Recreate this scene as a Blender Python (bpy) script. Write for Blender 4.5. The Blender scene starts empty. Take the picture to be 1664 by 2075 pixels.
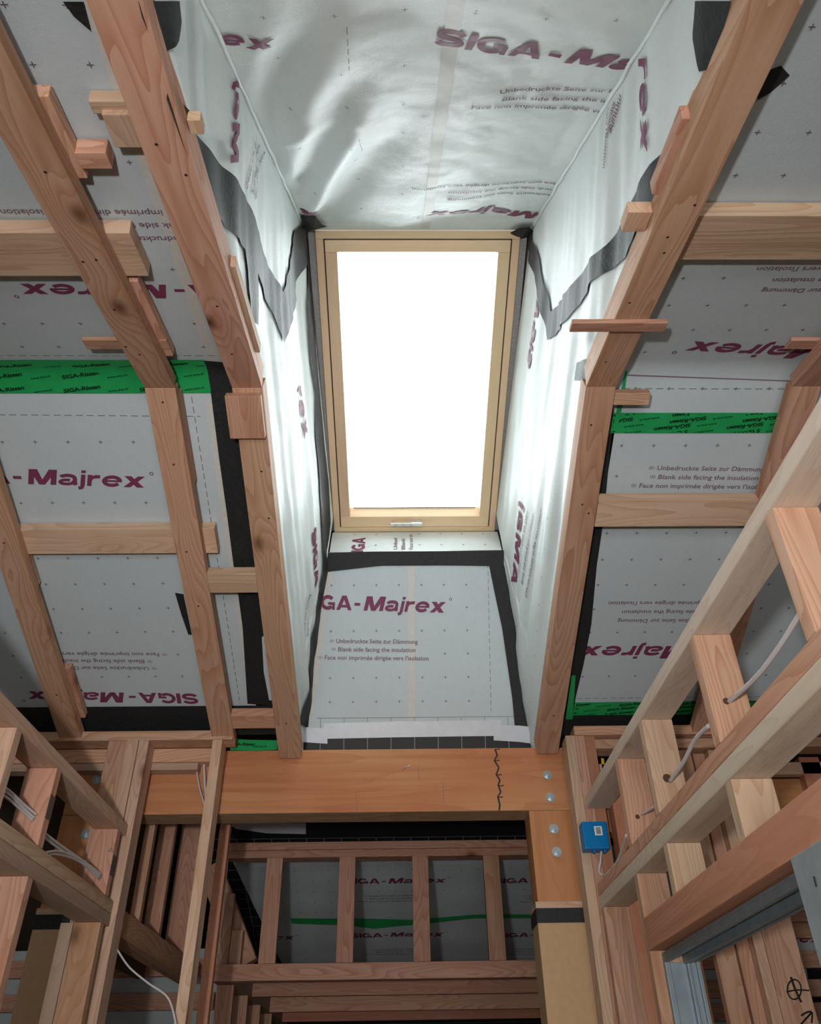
import bpy, bmesh, math, random
from mathutils import Vector, Matrix, noise
random.seed(7)
S = bpy.context.scene
COL = S.collection
R = math.radians

# ------------------------------------------------------------------ camera
F_PX, CX, CY = 1629.75, 832.0, 1037.5
_p, _y, _r = R(36.6945), R(1.15878), R(-0.97526)
_f = Vector((math.sin(_y)*math.cos(_p), math.cos(_y)*math.cos(_p), math.sin(_p)))
_rt = Vector((math.cos(_y), -math.sin(_y), 0)); _up = _rt.cross(_f)
AX = math.cos(_r)*_rt + math.sin(_r)*_up
AY = -math.sin(_r)*_rt + math.cos(_r)*_up
cd = bpy.data.cameras.new('camera'); cam = bpy.data.objects.new('camera', cd); COL.objects.link(cam)
cam.matrix_world = Matrix(((AX.x, AY.x, -_f.x, 0), (AX.y, AY.y, -_f.y, 0), (AX.z, AY.z, -_f.z, 0), (0, 0, 0, 1)))
cd.sensor_fit = 'HORIZONTAL'; cd.sensor_width = 36.0; cd.lens = F_PX/1664*36.0
cd.clip_start = 0.02
S.camera = cam

# ------------------------------------------------------------------ sky, lights, exposure
W = bpy.data.worlds.new('sky'); S.world = W; W.use_nodes = True
wt = W.node_tree; bg = wt.nodes['Background']; bg.inputs[0].default_value = (0.93, 0.98, 1.0, 1)
# overcast sky, brightest low over the far eaves
_tc = wt.nodes.new('ShaderNodeTexCoord'); _dp = wt.nodes.new('ShaderNodeVectorMath'); _dp.operation = 'DOT_PRODUCT'
wt.links.new(_tc.outputs['Generated'], _dp.inputs[0]); _dp.inputs[1].default_value = (0.0, 0.94, 0.34)
_mx = wt.nodes.new('ShaderNodeMath'); _mx.operation = 'MAXIMUM'; wt.links.new(_dp.outputs['Value'], _mx.inputs[0]); _mx.inputs[1].default_value = 0.0
_pw = wt.nodes.new('ShaderNodeMath'); _pw.operation = 'POWER'; wt.links.new(_mx.outputs[0], _pw.inputs[0]); _pw.inputs[1].default_value = 3.0
_ma = wt.nodes.new('ShaderNodeMath'); _ma.operation = 'MULTIPLY_ADD'; wt.links.new(_pw.outputs[0], _ma.inputs[0]); _ma.inputs[1].default_value = 17.0; _ma.inputs[2].default_value = 3.4
wt.links.new(_ma.outputs[0], bg.inputs[1])
S.view_settings.view_transform = 'Standard'; S.view_settings.look = 'None'
S.view_settings.exposure = 0.0; S.view_settings.gamma = 1.0; S.view_settings.use_curve_mapping = False

def area(name, loc, target, sx, sy, power, col):
    l = bpy.data.lights.new(name, 'AREA'); l.shape = 'RECTANGLE'; l.size = sx; l.size_y = sy; l.energy = power; l.color = col
    o = bpy.data.objects.new(name, l); COL.objects.link(o); o.location = loc
    d = Vector(target) - Vector(loc); o.rotation_euler = d.to_track_quat('-Z', 'Y').to_euler()
    return o
fl = bpy.data.lights.new('camera_flash', 'SPOT'); fl.energy = 142; fl.color = (1.0, 0.97, 0.955); fl.shadow_soft_size = 0.045
fl.spot_size = R(112); fl.spot_blend = 1.0
fo = bpy.data.objects.new('camera_flash', fl); COL.objects.link(fo); fo.location = (-0.28, -0.50, -0.05)
fo.rotation_euler = (Vector((0.10, 2.2, 0.85)) - Vector(fo.location)).to_track_quat('-Z', 'Y').to_euler()
area('fill_behind', (0.2, -2.6, -0.4), (0.0, 2.0, 0.9), 2.0, 1.4, 52, (1.0, 0.975, 0.96))  # added soft fill that evens out the flash falloff; no window there

# ------------------------------------------------------------------ pixel rays onto real surfaces
def ray(x, y):
    return AX*((x-CX)/F_PX) - AY*((y-CY)/F_PX) + _f
def onY(x, y, Y): d = ray(x, y); return d*(Y/d.y)
def onX(x, y, X): d = ray(x, y); return d*(X/d.x)
def onZ(x, y, Z): d = ray(x, y); return d*(Z/d.z)
def onP(x, y, p0, n): d = ray(x, y); return d*(Vector(p0).dot(n)/d.dot(n))

# ------------------------------------------------------------------ slopes of the ceiling
YR, ZR = 1.679, 1.709
AD, AU = R(19.95), R(15.05)
RIDGE = Vector((0, YR, ZR))
DD, ND = Vector((0, math.cos(AD), -math.sin(AD))), Vector((0, math.sin(AD), math.cos(AD)))
DU, NU = Vector((0, -math.cos(AU), -math.sin(AU))), Vector((0, -math.sin(AU), math.cos(AU)))
XV = Vector((1, 0, 0)); YV = Vector((0, 1, 0)); ZV = Vector((0, 0, 1))
MO = 0.080                                  # the sheets lie this far above the rafters' lower faces
def plane(kind, u, s, off=MO):
    d, n = (DD, ND) if kind == 'D' else (DU, NU)
    return RIDGE + XV*u + d*s + n*off
def pus(kind, x, y, off=MO):                # pixel -> (u, s) on a slope
    d, n = (DD, ND) if kind == 'D' else (DU, NU)
    p = onP(x, y, RIDGE + n*off, n)
    return p.x, (p-RIDGE).dot(d)

# ------------------------------------------------------------------ materials
def new_mat(name):
    m = bpy.data.materials.new(name); m.use_nodes = True
    nt = m.node_tree; return m, nt, nt.nodes['Principled BSDF']
def N(nt, t, **kw):
    n = nt.nodes.new(t)
    for k, v in kw.items(): setattr(n, k, v)
    return n
def math_(nt, op, a, b=None, c=None, clamp=False):
    n = N(nt, 'ShaderNodeMath', operation=op, use_clamp=clamp)
    for i, v in enumerate((a, b, c)):
        if v is None: continue
        if isinstance(v, (int, float)): n.inputs[i].default_value = v
        else: nt.links.new(v, n.inputs[i])
    return n.outputs[0]
def mixc(nt, f, a, b, bt='MIX'):
    n = N(nt, 'ShaderNodeMix', data_type='RGBA', blend_type=bt)
    for i, v in ((0, f), (6, a), (7, b)):
        if isinstance(v, (int, float)): n.inputs[i].default_value = v
        elif isinstance(v, tuple): n.inputs[i].default_value = (*v, 1) if len(v) == 3 else v
        else: nt.links.new(v, n.inputs[i])
    return n.outputs[2]

def wood(name, c1, c2, late, knots=1.0, ring=22.0, contrast=0.6, rough=0.72):
    m, nt, b = new_mat(name)
    tc = N(nt, 'ShaderNodeTexCoord'); oi = N(nt, 'ShaderNodeObjectInfo')
    rnd = math_(nt, 'MULTIPLY', oi.outputs['Random'], 37.0)
    off = N(nt, 'ShaderNodeCombineXYZ'); nt.links.new(rnd, off.inputs[0]); nt.links.new(rnd, off.inputs[1])
    add = N(nt, 'ShaderNodeVectorMath', operation='ADD'); nt.links.new(tc.outputs['Object'], add.inputs[0]); nt.links.new(off.outputs[0], add.inputs[1])
    P = add.outputs[0]
    def mp(sc):
        q = N(nt, 'ShaderNodeMapping'); q.inputs['Scale'].default_value = sc; nt.links.new(P, q.inputs[0]); return q.outputs[0]
    # knots
    vo = N(nt, 'ShaderNodeTexVoronoi'); vo.inputs['Scale'].default_value = 1.0; nt.links.new(mp((3.1, 5.2, 5.2)), vo.inputs['Vector'])
    sep = N(nt, 'ShaderNodeSeparateColor'); nt.links.new(vo.outputs['Color'], sep.inputs[0])
    has = math_(nt, 'GREATER_THAN', sep.outputs[0], 1.0-0.42*knots)
    kn = math_(nt, 'MULTIPLY', has, math_(nt, 'SUBTRACT', 1.0, math_(nt, 'SMOOTH_MIN', math_(nt, 'MULTIPLY', vo.outputs['Distance'], 7.5), 1.0, 0.2), clamp=True))
    halo = math_(nt, 'MULTIPLY', has, math_(nt, 'SUBTRACT', 1.0, math_(nt, 'MULTIPLY', vo.outputs['Distance'], 2.6), clamp=True))
    # cathedral grain: contours of a long stretched noise
    n1 = N(nt, 'ShaderNodeTexNoise'); n1.inputs['Scale'].default_value = 1.0; n1.inputs['Detail'].default_value = 1.5
    nt.links.new(mp((0.9, 8.0, 8.0)), n1.inputs['Vector'])
    ph = math_(nt, 'ADD', math_(nt, 'MULTIPLY', n1.outputs[0], ring), math_(nt, 'MULTIPLY', halo, 2.5))
    n3 = N(nt, 'ShaderNodeTexNoise'); n3.inputs['Scale'].default_value = 1.0; n3.inputs['Detail'].default_value = 3
    nt.links.new(mp((6, 60, 60)), n3.inputs['Vector'])
    ph = math_(nt, 'ADD', ph, math_(nt, 'MULTIPLY', n3.outputs[0], 0.35))
    fr = math_(nt, 'FRACT', ph)
    band = math_(nt, 'POWER', fr, 2.2)
    # fine fibres
    n2 = N(nt, 'ShaderNodeTexNoise'); n2.inputs['Scale'].default_value = 1.0; n2.inputs['Detail'].default_value = 2
    nt.links.new(mp((9, 260, 260)), n2.inputs['Vector'])
    # slow patches
    n4 = N(nt, 'ShaderNodeTexNoise'); n4.inputs['Scale'].default_value = 1.0; n4.inputs['Detail'].default_value = 2
    nt.links.new(mp((1.3, 4, 4)), n4.inputs['Vector'])
    patch = math_(nt, 'MULTIPLY', math_(nt, 'SUBTRACT', n4.outputs[0], 0.35), 2.6, clamp=True)
    basec = mixc(nt, patch, c1, c2)
    n5 = N(nt, 'ShaderNodeTexNoise'); n5.inputs['Scale'].default_value = 1.0; n5.inputs['Detail'].default_value = 1
    nt.links.new(mp((0.7, 26, 26)), n5.inputs['Vector'])
    basec = mixc(nt, math_(nt, 'MULTIPLY', math_(nt, 'SUBTRACT', n5.outputs[0], 0.52), 2.2 if knots else 0.6, clamp=True), basec, late)
    col = mixc(nt, math_(nt, 'MULTIPLY', band, contrast), basec, late)
    col = mixc(nt, math_(nt, 'MULTIPLY', n2.outputs[0], 0.32), col, late)
    col = mixc(nt, math_(nt, 'MULTIPLY', math_(nt, 'POWER', halo, 2.0), 0.75), col, late)
    col = mixc(nt, math_(nt, 'MULTIPLY', kn, 1.0), col, (0.085, 0.032, 0.014))
    hs = N(nt, 'ShaderNodeHueSaturation'); nt.links.new(col, hs.inputs['Color'])
    r2 = math_(nt, 'FRACT', math_(nt, 'MULTIPLY', oi.outputs['Random'], 7.31))
    nt.links.new(math_(nt, 'ADD', 0.88, math_(nt, 'MULTIPLY', r2, 0.24)), hs.inputs['Value'])
    nt.links.new(math_(nt, 'ADD', 0.492, math_(nt, 'MULTIPLY', oi.outputs['Random'], 0.018)), hs.inputs['Hue'])
    nt.links.new(hs.outputs[0], b.inputs['Base Color'])
    b.inputs['Roughness'].default_value = rough; b.inputs['Specular IOR Level'].default_value = 0.25
    bp = N(nt, 'ShaderNodeBump'); bp.inputs['Strength'].default_value = 0.25; bp.inputs['Distance'].default_value = 0.002
    nt.links.new(math_(nt, 'ADD', n2.outputs[0], band), bp.inputs['Height']); nt.links.new(bp.outputs[0], b.inputs['Normal'])
    return m
M = {}
M['fir'] = wood('pink_fir', (0.66, 0.415, 0.30), (0.60, 0.34, 0.23), (0.42, 0.185, 0.10), knots=1.2, contrast=0.7)
M['fir_pale'] = wood('pale_fir', (0.72, 0.53, 0.385), (0.64, 0.44, 0.31), (0.47, 0.27, 0.155), knots=1.0)
M['cream'] = wood('cream_fir', (0.80, 0.69, 0.57), (0.74, 0.61, 0.48), (0.55, 0.40, 0.27), knots=0.9, contrast=0.35)
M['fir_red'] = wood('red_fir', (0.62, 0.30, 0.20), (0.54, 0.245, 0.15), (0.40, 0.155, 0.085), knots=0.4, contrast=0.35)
M['fir_grey'] = wood('weathered_fir', (0.52, 0.38, 0.28), (0.46, 0.33, 0.25), (0.34, 0.22, 0.15), knots=0.9, contrast=0.4)
M['beam'] = wood('orange_laminated', (0.68, 0.37, 0.17), (0.56, 0.22, 0.09), (0.42, 0.14, 0.055), knots=0.35, ring=9, contrast=0.35)
M['post'] = wood('orange_post', (0.66, 0.33, 0.16), (0.62, 0.28, 0.12), (0.50, 0.18, 0.07), knots=0.3, ring=14, contrast=0.35)
M['pine'] = wood('lacquered_pine', (0.86, 0.64, 0.42), (0.82, 0.60, 0.385), (0.74, 0.52, 0.31), knots=0, ring=8, contrast=0.2, rough=0.45)
M['beam_under'] = wood('ply_edges', (0.60, 0.42, 0.25), (0.52, 0.34, 0.19), (0.30, 0.18, 0.09), knots=0, ring=20)

def simple(name, col, rough=0.6, metal=0.0, spec=0.3, nscale=0, namp=0.0, bump=0.0):
    m, nt, b = new_mat(name)
    b.inputs['Roughness'].default_value = rough; b.inputs['Metallic'].default_value = metal
    b.inputs['Specular IOR Level'].default_value = spec
    b.inputs['Base Color'].default_value = (*col, 1)
    if nscale:
        tc = N(nt, 'ShaderNodeTexCoord'); n = N(nt, 'ShaderNodeTexNoise'); n.inputs['Scale'].default_value = nscale; n.inputs['Detail'].default_value = 4
        nt.links.new(tc.outputs['Object'], n.inputs['Vector'])
        dark = tuple(c*(1-namp) for c in col); lite = tuple(min(1, c*(1+namp)) for c in col)
        nt.links.new(mixc(nt, n.outputs[0], dark, lite), b.inputs['Base Color'])
        if bump:
            bp = N(nt, 'ShaderNodeBump'); bp.inputs['Strength'].default_value = bump; bp.inputs['Distance'].default_value = 0.003
            nt.links.new(n.outputs[0], bp.inputs['Height']); nt.links.new(bp.outputs[0], b.inputs['Normal'])
    return m
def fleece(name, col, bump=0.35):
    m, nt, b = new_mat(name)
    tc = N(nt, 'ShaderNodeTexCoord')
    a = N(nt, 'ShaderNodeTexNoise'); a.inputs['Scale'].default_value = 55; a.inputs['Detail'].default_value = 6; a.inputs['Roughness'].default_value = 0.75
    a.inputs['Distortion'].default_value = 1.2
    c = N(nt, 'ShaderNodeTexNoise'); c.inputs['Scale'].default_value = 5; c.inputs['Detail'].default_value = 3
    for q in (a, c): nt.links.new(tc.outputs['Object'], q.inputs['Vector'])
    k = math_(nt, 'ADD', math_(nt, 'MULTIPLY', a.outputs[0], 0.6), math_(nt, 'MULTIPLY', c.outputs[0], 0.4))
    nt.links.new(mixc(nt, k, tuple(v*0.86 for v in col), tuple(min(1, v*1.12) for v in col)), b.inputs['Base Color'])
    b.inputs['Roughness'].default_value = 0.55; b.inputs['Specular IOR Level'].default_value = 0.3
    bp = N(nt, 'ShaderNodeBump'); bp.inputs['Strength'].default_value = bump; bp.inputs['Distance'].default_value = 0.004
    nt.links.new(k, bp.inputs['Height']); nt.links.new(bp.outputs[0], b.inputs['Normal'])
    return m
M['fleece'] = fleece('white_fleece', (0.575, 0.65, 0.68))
M['fleece_lit'] = fleece('lit_shaft_fleece', (0.78, 0.85, 0.84), 0.6)  # same sheet as the ceiling fleece, lightened to carry the shaft's brightness
M['maroon'] = simple('maroon_ink', (0.21, 0.045, 0.105), 0.6)
M['ink'] = simple('purple_ink', (0.22, 0.13, 0.18), 0.6)
M['cross'] = simple('cross_ink', (0.17, 0.13, 0.15), 0.6)
M['black_tape'] = simple('black_fleece_tape', (0.022, 0.023, 0.024), 0.62, nscale=90, namp=0.5, bump=0.4)
M['dark_wrap'] = simple('black_wrap', (0.018, 0.019, 0.021), 0.5)
M['grid_line'] = simple('pale_grid_line', (0.30, 0.32, 0.33), 0.6)
M['white_tape'] = simple('white_tape', (0.66, 0.70, 0.76), 0.35, nscale=30, namp=0.08, bump=0.3)
M['seam'] = simple('tan_seam', (0.66, 0.65, 0.61), 0.55, nscale=60, namp=0.1)
M['cross_pale'] = simple('pale_cross_ink', (0.40, 0.36, 0.39), 0.6)
M['green'] = simple('green_tape', (0.02, 0.36, 0.10), 0.35, nscale=25, namp=0.15, bump=0.4)
M['green_ink'] = simple('dark_green_ink', (0.004, 0.028, 0.012), 0.5)
M['card'] = simple('cardboard', (0.55, 0.36, 0.20), 0.8, nscale=40, namp=0.12)
M['steel'] = simple('galvanised_steel', (0.27, 0.33, 0.36), 0.48, 0.55, nscale=18, namp=0.25)
M['steel_light'] = simple('bright_steel', (0.50, 0.60, 0.64), 0.42, 0.6, nscale=14, namp=0.3)
M['zinc'] = simple('zinc_bolt', (0.60, 0.68, 0.72), 0.35, 0.8)
M['chrome'] = simple('brushed_chrome', (0.75, 0.76, 0.75), 0.25, 0.9)
M['nail_plate'] = simple('dark_steel_plate', (0.16, 0.14, 0.12), 0.5, 0.5)
M['blue'] = simple('blue_plastic', (0.0, 0.19, 0.50), 0.4, nscale=120, namp=0.15)
M['label'] = simple('white_label', (0.8, 0.82, 0.82), 0.5)
M['black'] = simple('black_ink', (0.01, 0.01, 0.01), 0.6)
M['cable'] = simple('white_cable', (0.62, 0.60, 0.60), 0.4)
M['yellow'] = simple('yellow_plastic', (0.75, 0.50, 0.02), 0.4)
M['chalk'] = simple('yellow_chalk', (0.62, 0.45, 0.16), 0.8)
M['gasket'] = simple('dark_gasket', (0.03, 0.028, 0.025), 0.6)
M['hole'] = simple('bored_wood', (0.10, 0.05, 0.025), 0.9)
M['grey_foam'] = simple('grey_packing', (0.36, 0.36, 0.36), 0.8, nscale=150, namp=0.35, bump=0.4)
M['shell'] = simple('dark_sheathing', (0.16, 0.12, 0.09), 0.9, nscale=6, namp=0.2)
M['concrete'] = simple('floor_board', (0.30, 0.24, 0.18), 0.8, nscale=4, namp=0.2)
def glass():
    m, nt, b = new_mat('clear_pane'); nt.nodes.remove(b)
    out = nt.nodes['Material Output']
    t = N(nt, 'ShaderNodeBsdfTransparent'); g = N(nt, 'ShaderNodeBsdfGlossy'); g.inputs['Roughness'].default_value = 0.02
    t.inputs[0].default_value = (0.95, 0.97, 0.97, 1)
    fr = N(nt, 'ShaderNodeFresnel'); fr.inputs[0].default_value = 1.2
    mx = N(nt, 'ShaderNodeMixShader'); nt.links.new(fr.outputs[0], mx.inputs[0]); nt.links.new(t.outputs[0], mx.inputs[1]); nt.links.new(g.outputs[0], mx.inputs[2])
    nt.links.new(mx.outputs[0], out.inputs[0]); return m
M['glass'] = glass()

# ------------------------------------------------------------------ object helpers
def tag(o, label=None, cat=None, group=None, kind=None):
    if label: o['label'] = label
    if cat: o['category'] = cat
    if group: o['group'] = group
    if kind: o['kind'] = kind
    return o
def link(name, me, mat, parent=None, mats=None):
    o = bpy.data.objects.new(name, me); COL.objects.link(o)
    for mm in (mats or [mat]): me.materials.append(mm)
    if parent is not None:
        bpy.context.view_layer.update()
        o.parent = parent; o.matrix_parent_inverse = parent.matrix_world.inverted()
    return o
def empty(name, loc, label, cat, group=None):
    o = bpy.data.objects.new(name, None); COL.objects.link(o); o.location = loc; o.empty_display_size = 0.05
    return tag(o, label, cat, group)

def box(name, mat, org, ex, ey, ez, dx, dy, dz, label=None, cat=None, group=None, parent=None, kind=None,
        bev=0.0022, cut0=None, cut1=None, matu=None):
    """box with one corner at org, axes ex ey ez and sizes; local X runs along the longest side; cut = vertical end plane Y"""
    ax = [(Vector(ex).normalized(), dx), (Vector(ey).normalized(), dy), (Vector(ez).normalized(), dz)]
    c = Vector(org) + sum((a*d*0.5 for a, d in ax), Vector())
    ax.sort(key=lambda q: -q[1])
    a, b2 = ax[0], ax[1]; n = a[0].cross(b2[0]); third = ax[2]
    mw = Matrix.Identity(4)
    for i, v in enumerate((a[0], b2[0], n)):
        mw[0][i], mw[1][i], mw[2][i] = v
    mw.translation = c
    bm = bmesh.new(); bmesh.ops.create_cube(bm, size=1.0)
    bmesh.ops.scale(bm, vec=(a[1], b2[1], third[1]), verts=bm.verts)
    for cut, sgn in ((cut0, -1), (cut1, 1)):
        if cut is None: continue
        dirw = a[0]; s = sgn
        for v in bm.verts:
            if v.co.x*s > 0:
                w = mw @ v.co; t = (cut - w.y)/dirw.y; v.co.x += t
    if bev and min(dx, dy, dz) > bev*3:
        bmesh.ops.bevel(bm, geom=bm.edges[:], offset=bev, segments=2, profile=0.6, affect='EDGES')
    me = bpy.data.meshes.new(name); bm.to_mesh(me); bm.free()
    o = bpy.data.objects.new(name, me); COL.objects.link(o); me.materials.append(M[mat]); o.matrix_world = mw
    if matu:
        me.materials.append(M[matu])
        for p in me.polygons:
            if (mw.to_3x3() @ p.normal).z < -0.9: p.material_index = 1
    if parent is not None:
        bpy.context.view_layer.update(); o.parent = parent; o.matrix_parent_inverse = parent.matrix_world.inverted()
    return tag(o, label, cat, group, kind)
def abox(name, mat, x0, x1, y0, y1, z0, z1, *a, **k):
    return box(name, mat, (min(x0, x1), min(y0, y1), min(z0, z1)), XV, YV, ZV, abs(x1-x0), abs(y1-y0), abs(z1-z0), *a, **k)
def sbox(name, mat, kind_, x0, x1, s0, s1, o0, o1, *a, **k):
    d, n = (DD, ND) if kind_ == 'D' else (DU, NU)
    return box(name, mat, RIDGE + XV*x0 + d*s0 + n*o0, XV, d, n, x1-x0, s1-s0, o1-o0, *a, **k)

def poly_obj(name, mat, polys, parent=None, label=None, cat=None, kind=None, mats=None, idx=None, smooth=False, group=None, uvs=None):
    """polys: list of lists of world points"""
    verts, faces = [], []
    for p in polys:
        faces.append(list(range(len(verts), len(verts)+len(p)))); verts += [tuple(v) for v in p]
    c = Vector((0, 0, 0))
    if parent is None and verts:
        c = sum((Vector(v) for v in verts), Vector())/len(verts)
        verts = [tuple(Vector(v)-c) for v in verts]
    me = bpy.data.meshes.new(name); me.from_pydata(verts, [], faces)
    if idx:
        for f, i in zip(me.polygons, idx): f.material_index = i
    o = link(name, me, M[mat] if mat else None, None, mats)
    o.location = c
    if parent is not None:
        bpy.context.view_layer.update(); o.parent = parent; o.matrix_parent_inverse = parent.matrix_world.inverted()
    return tag(o, label, cat, group, kind)

def grid_obj(name, mat, fn, nu, nv, parent=None, label=None, cat=None, kind=None, thick=0.0, group=None):
    pts = [fn(i/nu, j/nv) for j in range(nv+1) for i in range(nu+1)]
    c = sum(pts, Vector())/len(pts) if parent is None else Vector()
    faces = [(j*(nu+1)+i, j*(nu+1)+i+1, (j+1)*(nu+1)+i+1, (j+1)*(nu+1)+i) for j in range(nv) for i in range(nu)]
    me = bpy.data.meshes.new(name); me.from_pydata([tuple(p-c) for p in pts], [], faces)
    for f in me.polygons: f.use_smooth = True
    o = link(name, me, M[mat]); o.location = c
    if parent is not None:
        bpy.context.view_layer.update(); o.parent = parent; o.matrix_parent_inverse = parent.matrix_world.inverted()
    if thick:
        md = o.modifiers.new('thickness', 'SOLIDIFY'); md.thickness = thick; md.offset = 0
    return tag(o, label, cat, group, kind)

def tube(name, mat, pts, r, parent=None, label=None, cat=None, group=None, seg=8, sub=6):
    P = [Vector(p) for p in pts]; Q = []
    for i in range(len(P)-1):
        p0, p1, p2, p3 = P[max(i-1, 0)], P[i], P[i+1], P[min(i+2, len(P)-1)]
        for k in range(sub):
            t = k/sub
            Q.append(0.5*((2*p1)+(p2-p0)*t+(2*p0-5*p1+4*p2-p3)*t*t+(3*p1-p0-3*p2+p3)*t**3))
    Q.append(P[-1]); verts, faces = [], []; c = sum(Q, Vector())/len(Q)
    if parent is not None: c = Vector()
    ref = Vector((0.3, 0.2, 1)).normalized()
    for i, q in enumerate(Q):
        d = (Q[min(i+1, len(Q)-1)]-Q[max(i-1, 0)]).normalized()
        a = d.cross(ref)
        if a.length < 1e-3: a = d.cross(XV)
        a.normalize(); b = d.cross(a)
        for k in range(seg):
            an = 2*math.pi*k/seg; verts.append(tuple(q - c + a*math.cos(an)*r + b*math.sin(an)*r))
    for i in range(len(Q)-1):
        for k in range(seg):
            faces.append((i*seg+k, i*seg+(k+1) % seg, (i+1)*seg+(k+1) % seg, (i+1)*seg+k))
    faces.append(tuple(range(seg))[::-1]); faces.append(tuple(range((len(Q)-1)*seg, len(Q)*seg)))
    me = bpy.data.meshes.new(name); me.from_pydata(verts, [], faces)
    for f in me.polygons: f.use_smooth = True
    o = link(name, me, M[mat]); o.location = c
    if parent is not None:
        bpy.context.view_layer.update(); o.parent = parent; o.matrix_parent_inverse = parent.matrix_world.inverted()
    return tag(o, label, cat, group)

# ------------------------------------------------------------------ lettering
_cache = {}
def glyphs(txt, bold=0.0, shear=0.0):
    key = (txt, bold, shear)
    if key in _cache: return _cache[key]
    cu = bpy.data.curves.new('tmp', 'FONT'); cu.body = txt; cu.size = 1.0; cu.offset = bold; cu.shear = shear; cu.resolution_u = 3; cu.fill_mode = 'BOTH'
    o = bpy.data.objects.new('tmp', cu); COL.objects.link(o)
    bpy.context.view_layer.update()
    me = o.evaluated_get(bpy.context.evaluated_depsgraph_get()).to_mesh()
    vs = [(v.co.x, v.co.y) for v in me.vertices]
    tris = [[vs[i] for i in p.vertices] for p in me.polygons]
    bpy.data.objects.remove(o); bpy.data.curves.remove(cu)
    x0 = min(v[0] for v in vs); x1 = max(v[0] for v in vs)
    capH = 0.73
    tris = [[((x-x0)/(x1-x0), y/capH) for x, y in t] for t in tris]
    _cache[key] = tris; return tris
def txt(txt_, x0, x1, h, y=0.0, bold=0.0, shear=0.0):
    return [[(x0+(x1-x0)*u, y+h*v) for u, v in t] for t in glyphs(txt_, bold, shear)]
def ringp(cx, cy, r0, r1, n=10, sx=1.0):
    o = []
    for k in range(n):
        a, b = 2*math.pi*k/n, 2*math.pi*(k+1)/n
        o.append([(cx+sx*r0*math.cos(a), cy+r0*math.sin(a)), (cx+sx*r1*math.cos(a), cy+r1*math.sin(a)), (cx+sx*r1*math.cos(b), cy+r1*math.sin(b)), (cx+sx*r0*math.cos(b), cy+r0*math.sin(b))])
    return o
def stroke(pts, t):
    o = []; L = []
    for i, p in enumerate(pts):
        a, b = pts[max(i-1, 0)], pts[min(i+1, len(pts)-1)]; dx, dy = b[0]-a[0], b[1]-a[1]; l = math.hypot(dx, dy) or 1
        L.append(((p[0]-dy/l*t/2, p[1]+dx/l*t/2), (p[0]+dy/l*t/2, p[1]-dx/l*t/2)))
    for i in range(len(L)-1): o.append([L[i][0], L[i][1], L[i+1][1], L[i+1][0]])
    return o
def arc(cx, cy, rx, ry, a0, a1, n=14): return [(cx+rx*math.cos(R(a0+(a1-a0)*k/n)), cy+ry*math.sin(R(a0+(a1-a0)*k/n))) for k in range(n+1)]
def rc(x0, y0, x1, y1): return [[(x0, y0), (x1, y0), (x1, y1), (x0, y1)]]
GL = {
 'S': (1.08, stroke(arc(.54, .70, .42, .20, 12, 270) + arc(.54, .30, .42, .20, 90, -168)[1:], .25)),
 'I': (0.26, rc(0, 0, .28, 1)),
 'G': (1.16, stroke(arc(.56, .5, .44, .39, 38, 318, 24), .25) + rc(.60, .34, 1.14, .52) + rc(.93, .0, 1.14, .45)),
 'A': (1.22, [[(0, 0), (.29, 0), (.74, 1), (.44, 1)], [(.93, 0), (1.22, 0), (.78, 1), (.48, 1)]] + rc(.28, .18, .94, .36)),
 'M': (1.44, rc(0, 0, .29, 1) + rc(1.15, 0, 1.44, 1) + [[(0, 1), (.42, 1), (.87, 0), (.57, 0)], [(1.02, 1), (1.44, 1), (.87, 0), (.57, 0)]]),
 'a': (1.02, stroke(arc(.47, .50, .36, .155, 165, 20) + [(.85, .45), (.86, .25), (.90, 0.02)], .22) + stroke(arc(.44, .22, .34, .135, 60, 395, 18), .19)),
 'j': (0.30, stroke([(.16, .74), (.16, .0), (.13, -.12), (-.04, -.17)], .23) + rc(.045, .84, .275, 1.02)),
 'r': (0.66, rc(0, 0, .23, .74) + stroke([(.12, .38), (.22, .56), (.42, .63), (.64, .63)], .22)),
 'e': (1.04, stroke(arc(.52, .37, .41, .275, 0, 325, 22), .22) + rc(.14, .31, 1.03, .44)),
 'x': (1.06, [[(0, 0), (.36, 0), (1.06, .74), (.70, .74)], [(.0, .74), (.36, .74), (1.08, 0), (.70, 0)]])}
def word(w, x0, x1, h, shear=0.0, gap=0.09):
    o = []; x = 0
    for ch in w:
        wd, pl = GL[ch]; o += [[(px+x, py) for px, py in p] for p in pl]; x += wd+gap
    tot = x-gap; k = (x1-x0)/(tot+shear)
    return [[(x0+(px+shear*py)*k, py*h) for px, py in p] for p in o]
def logo(h=0.056, part='SIGA-Majrex'):
    """big two-word logo; x = 0 at the left of the capital M"""
    o = []
    if 'SIGA' in part: o += word('SIGA', -0.283, -0.054, h)
    if '-' in part: o += rc(-0.042, h*0.32, -0.016, h*0.52)
    if 'Majrex' in part: o += word('Majrex', 0.0, 0.377, h, 0.22); o += ringp(0.395, h*0.95, 0.004, 0.0065)
    return o
def notes(h=0.0185, sp=0.0357):
    """three small lines centred on x = 0; y = 0 is the first base line"""
    o = []
    for i, (t, w) in enumerate((('Unbedruckte Seite zur Dämmung', 0.371), ('Blank side facing the insulation', 0.350), ("Face non imprimée dirigée vers l'isolation", 0.469))):
        y = -sp*i
        o += txt(t, -w/2, w/2, h, y, bold=0.012, shear=0.0)
        o += ringp(-w/2-0.020, y+h*0.45, 0.0055, 0.0068, sx=1.4) + ringp(-w/2-0.020, y+h*0.45, 0.0, 0.0026)
    return o
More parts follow.
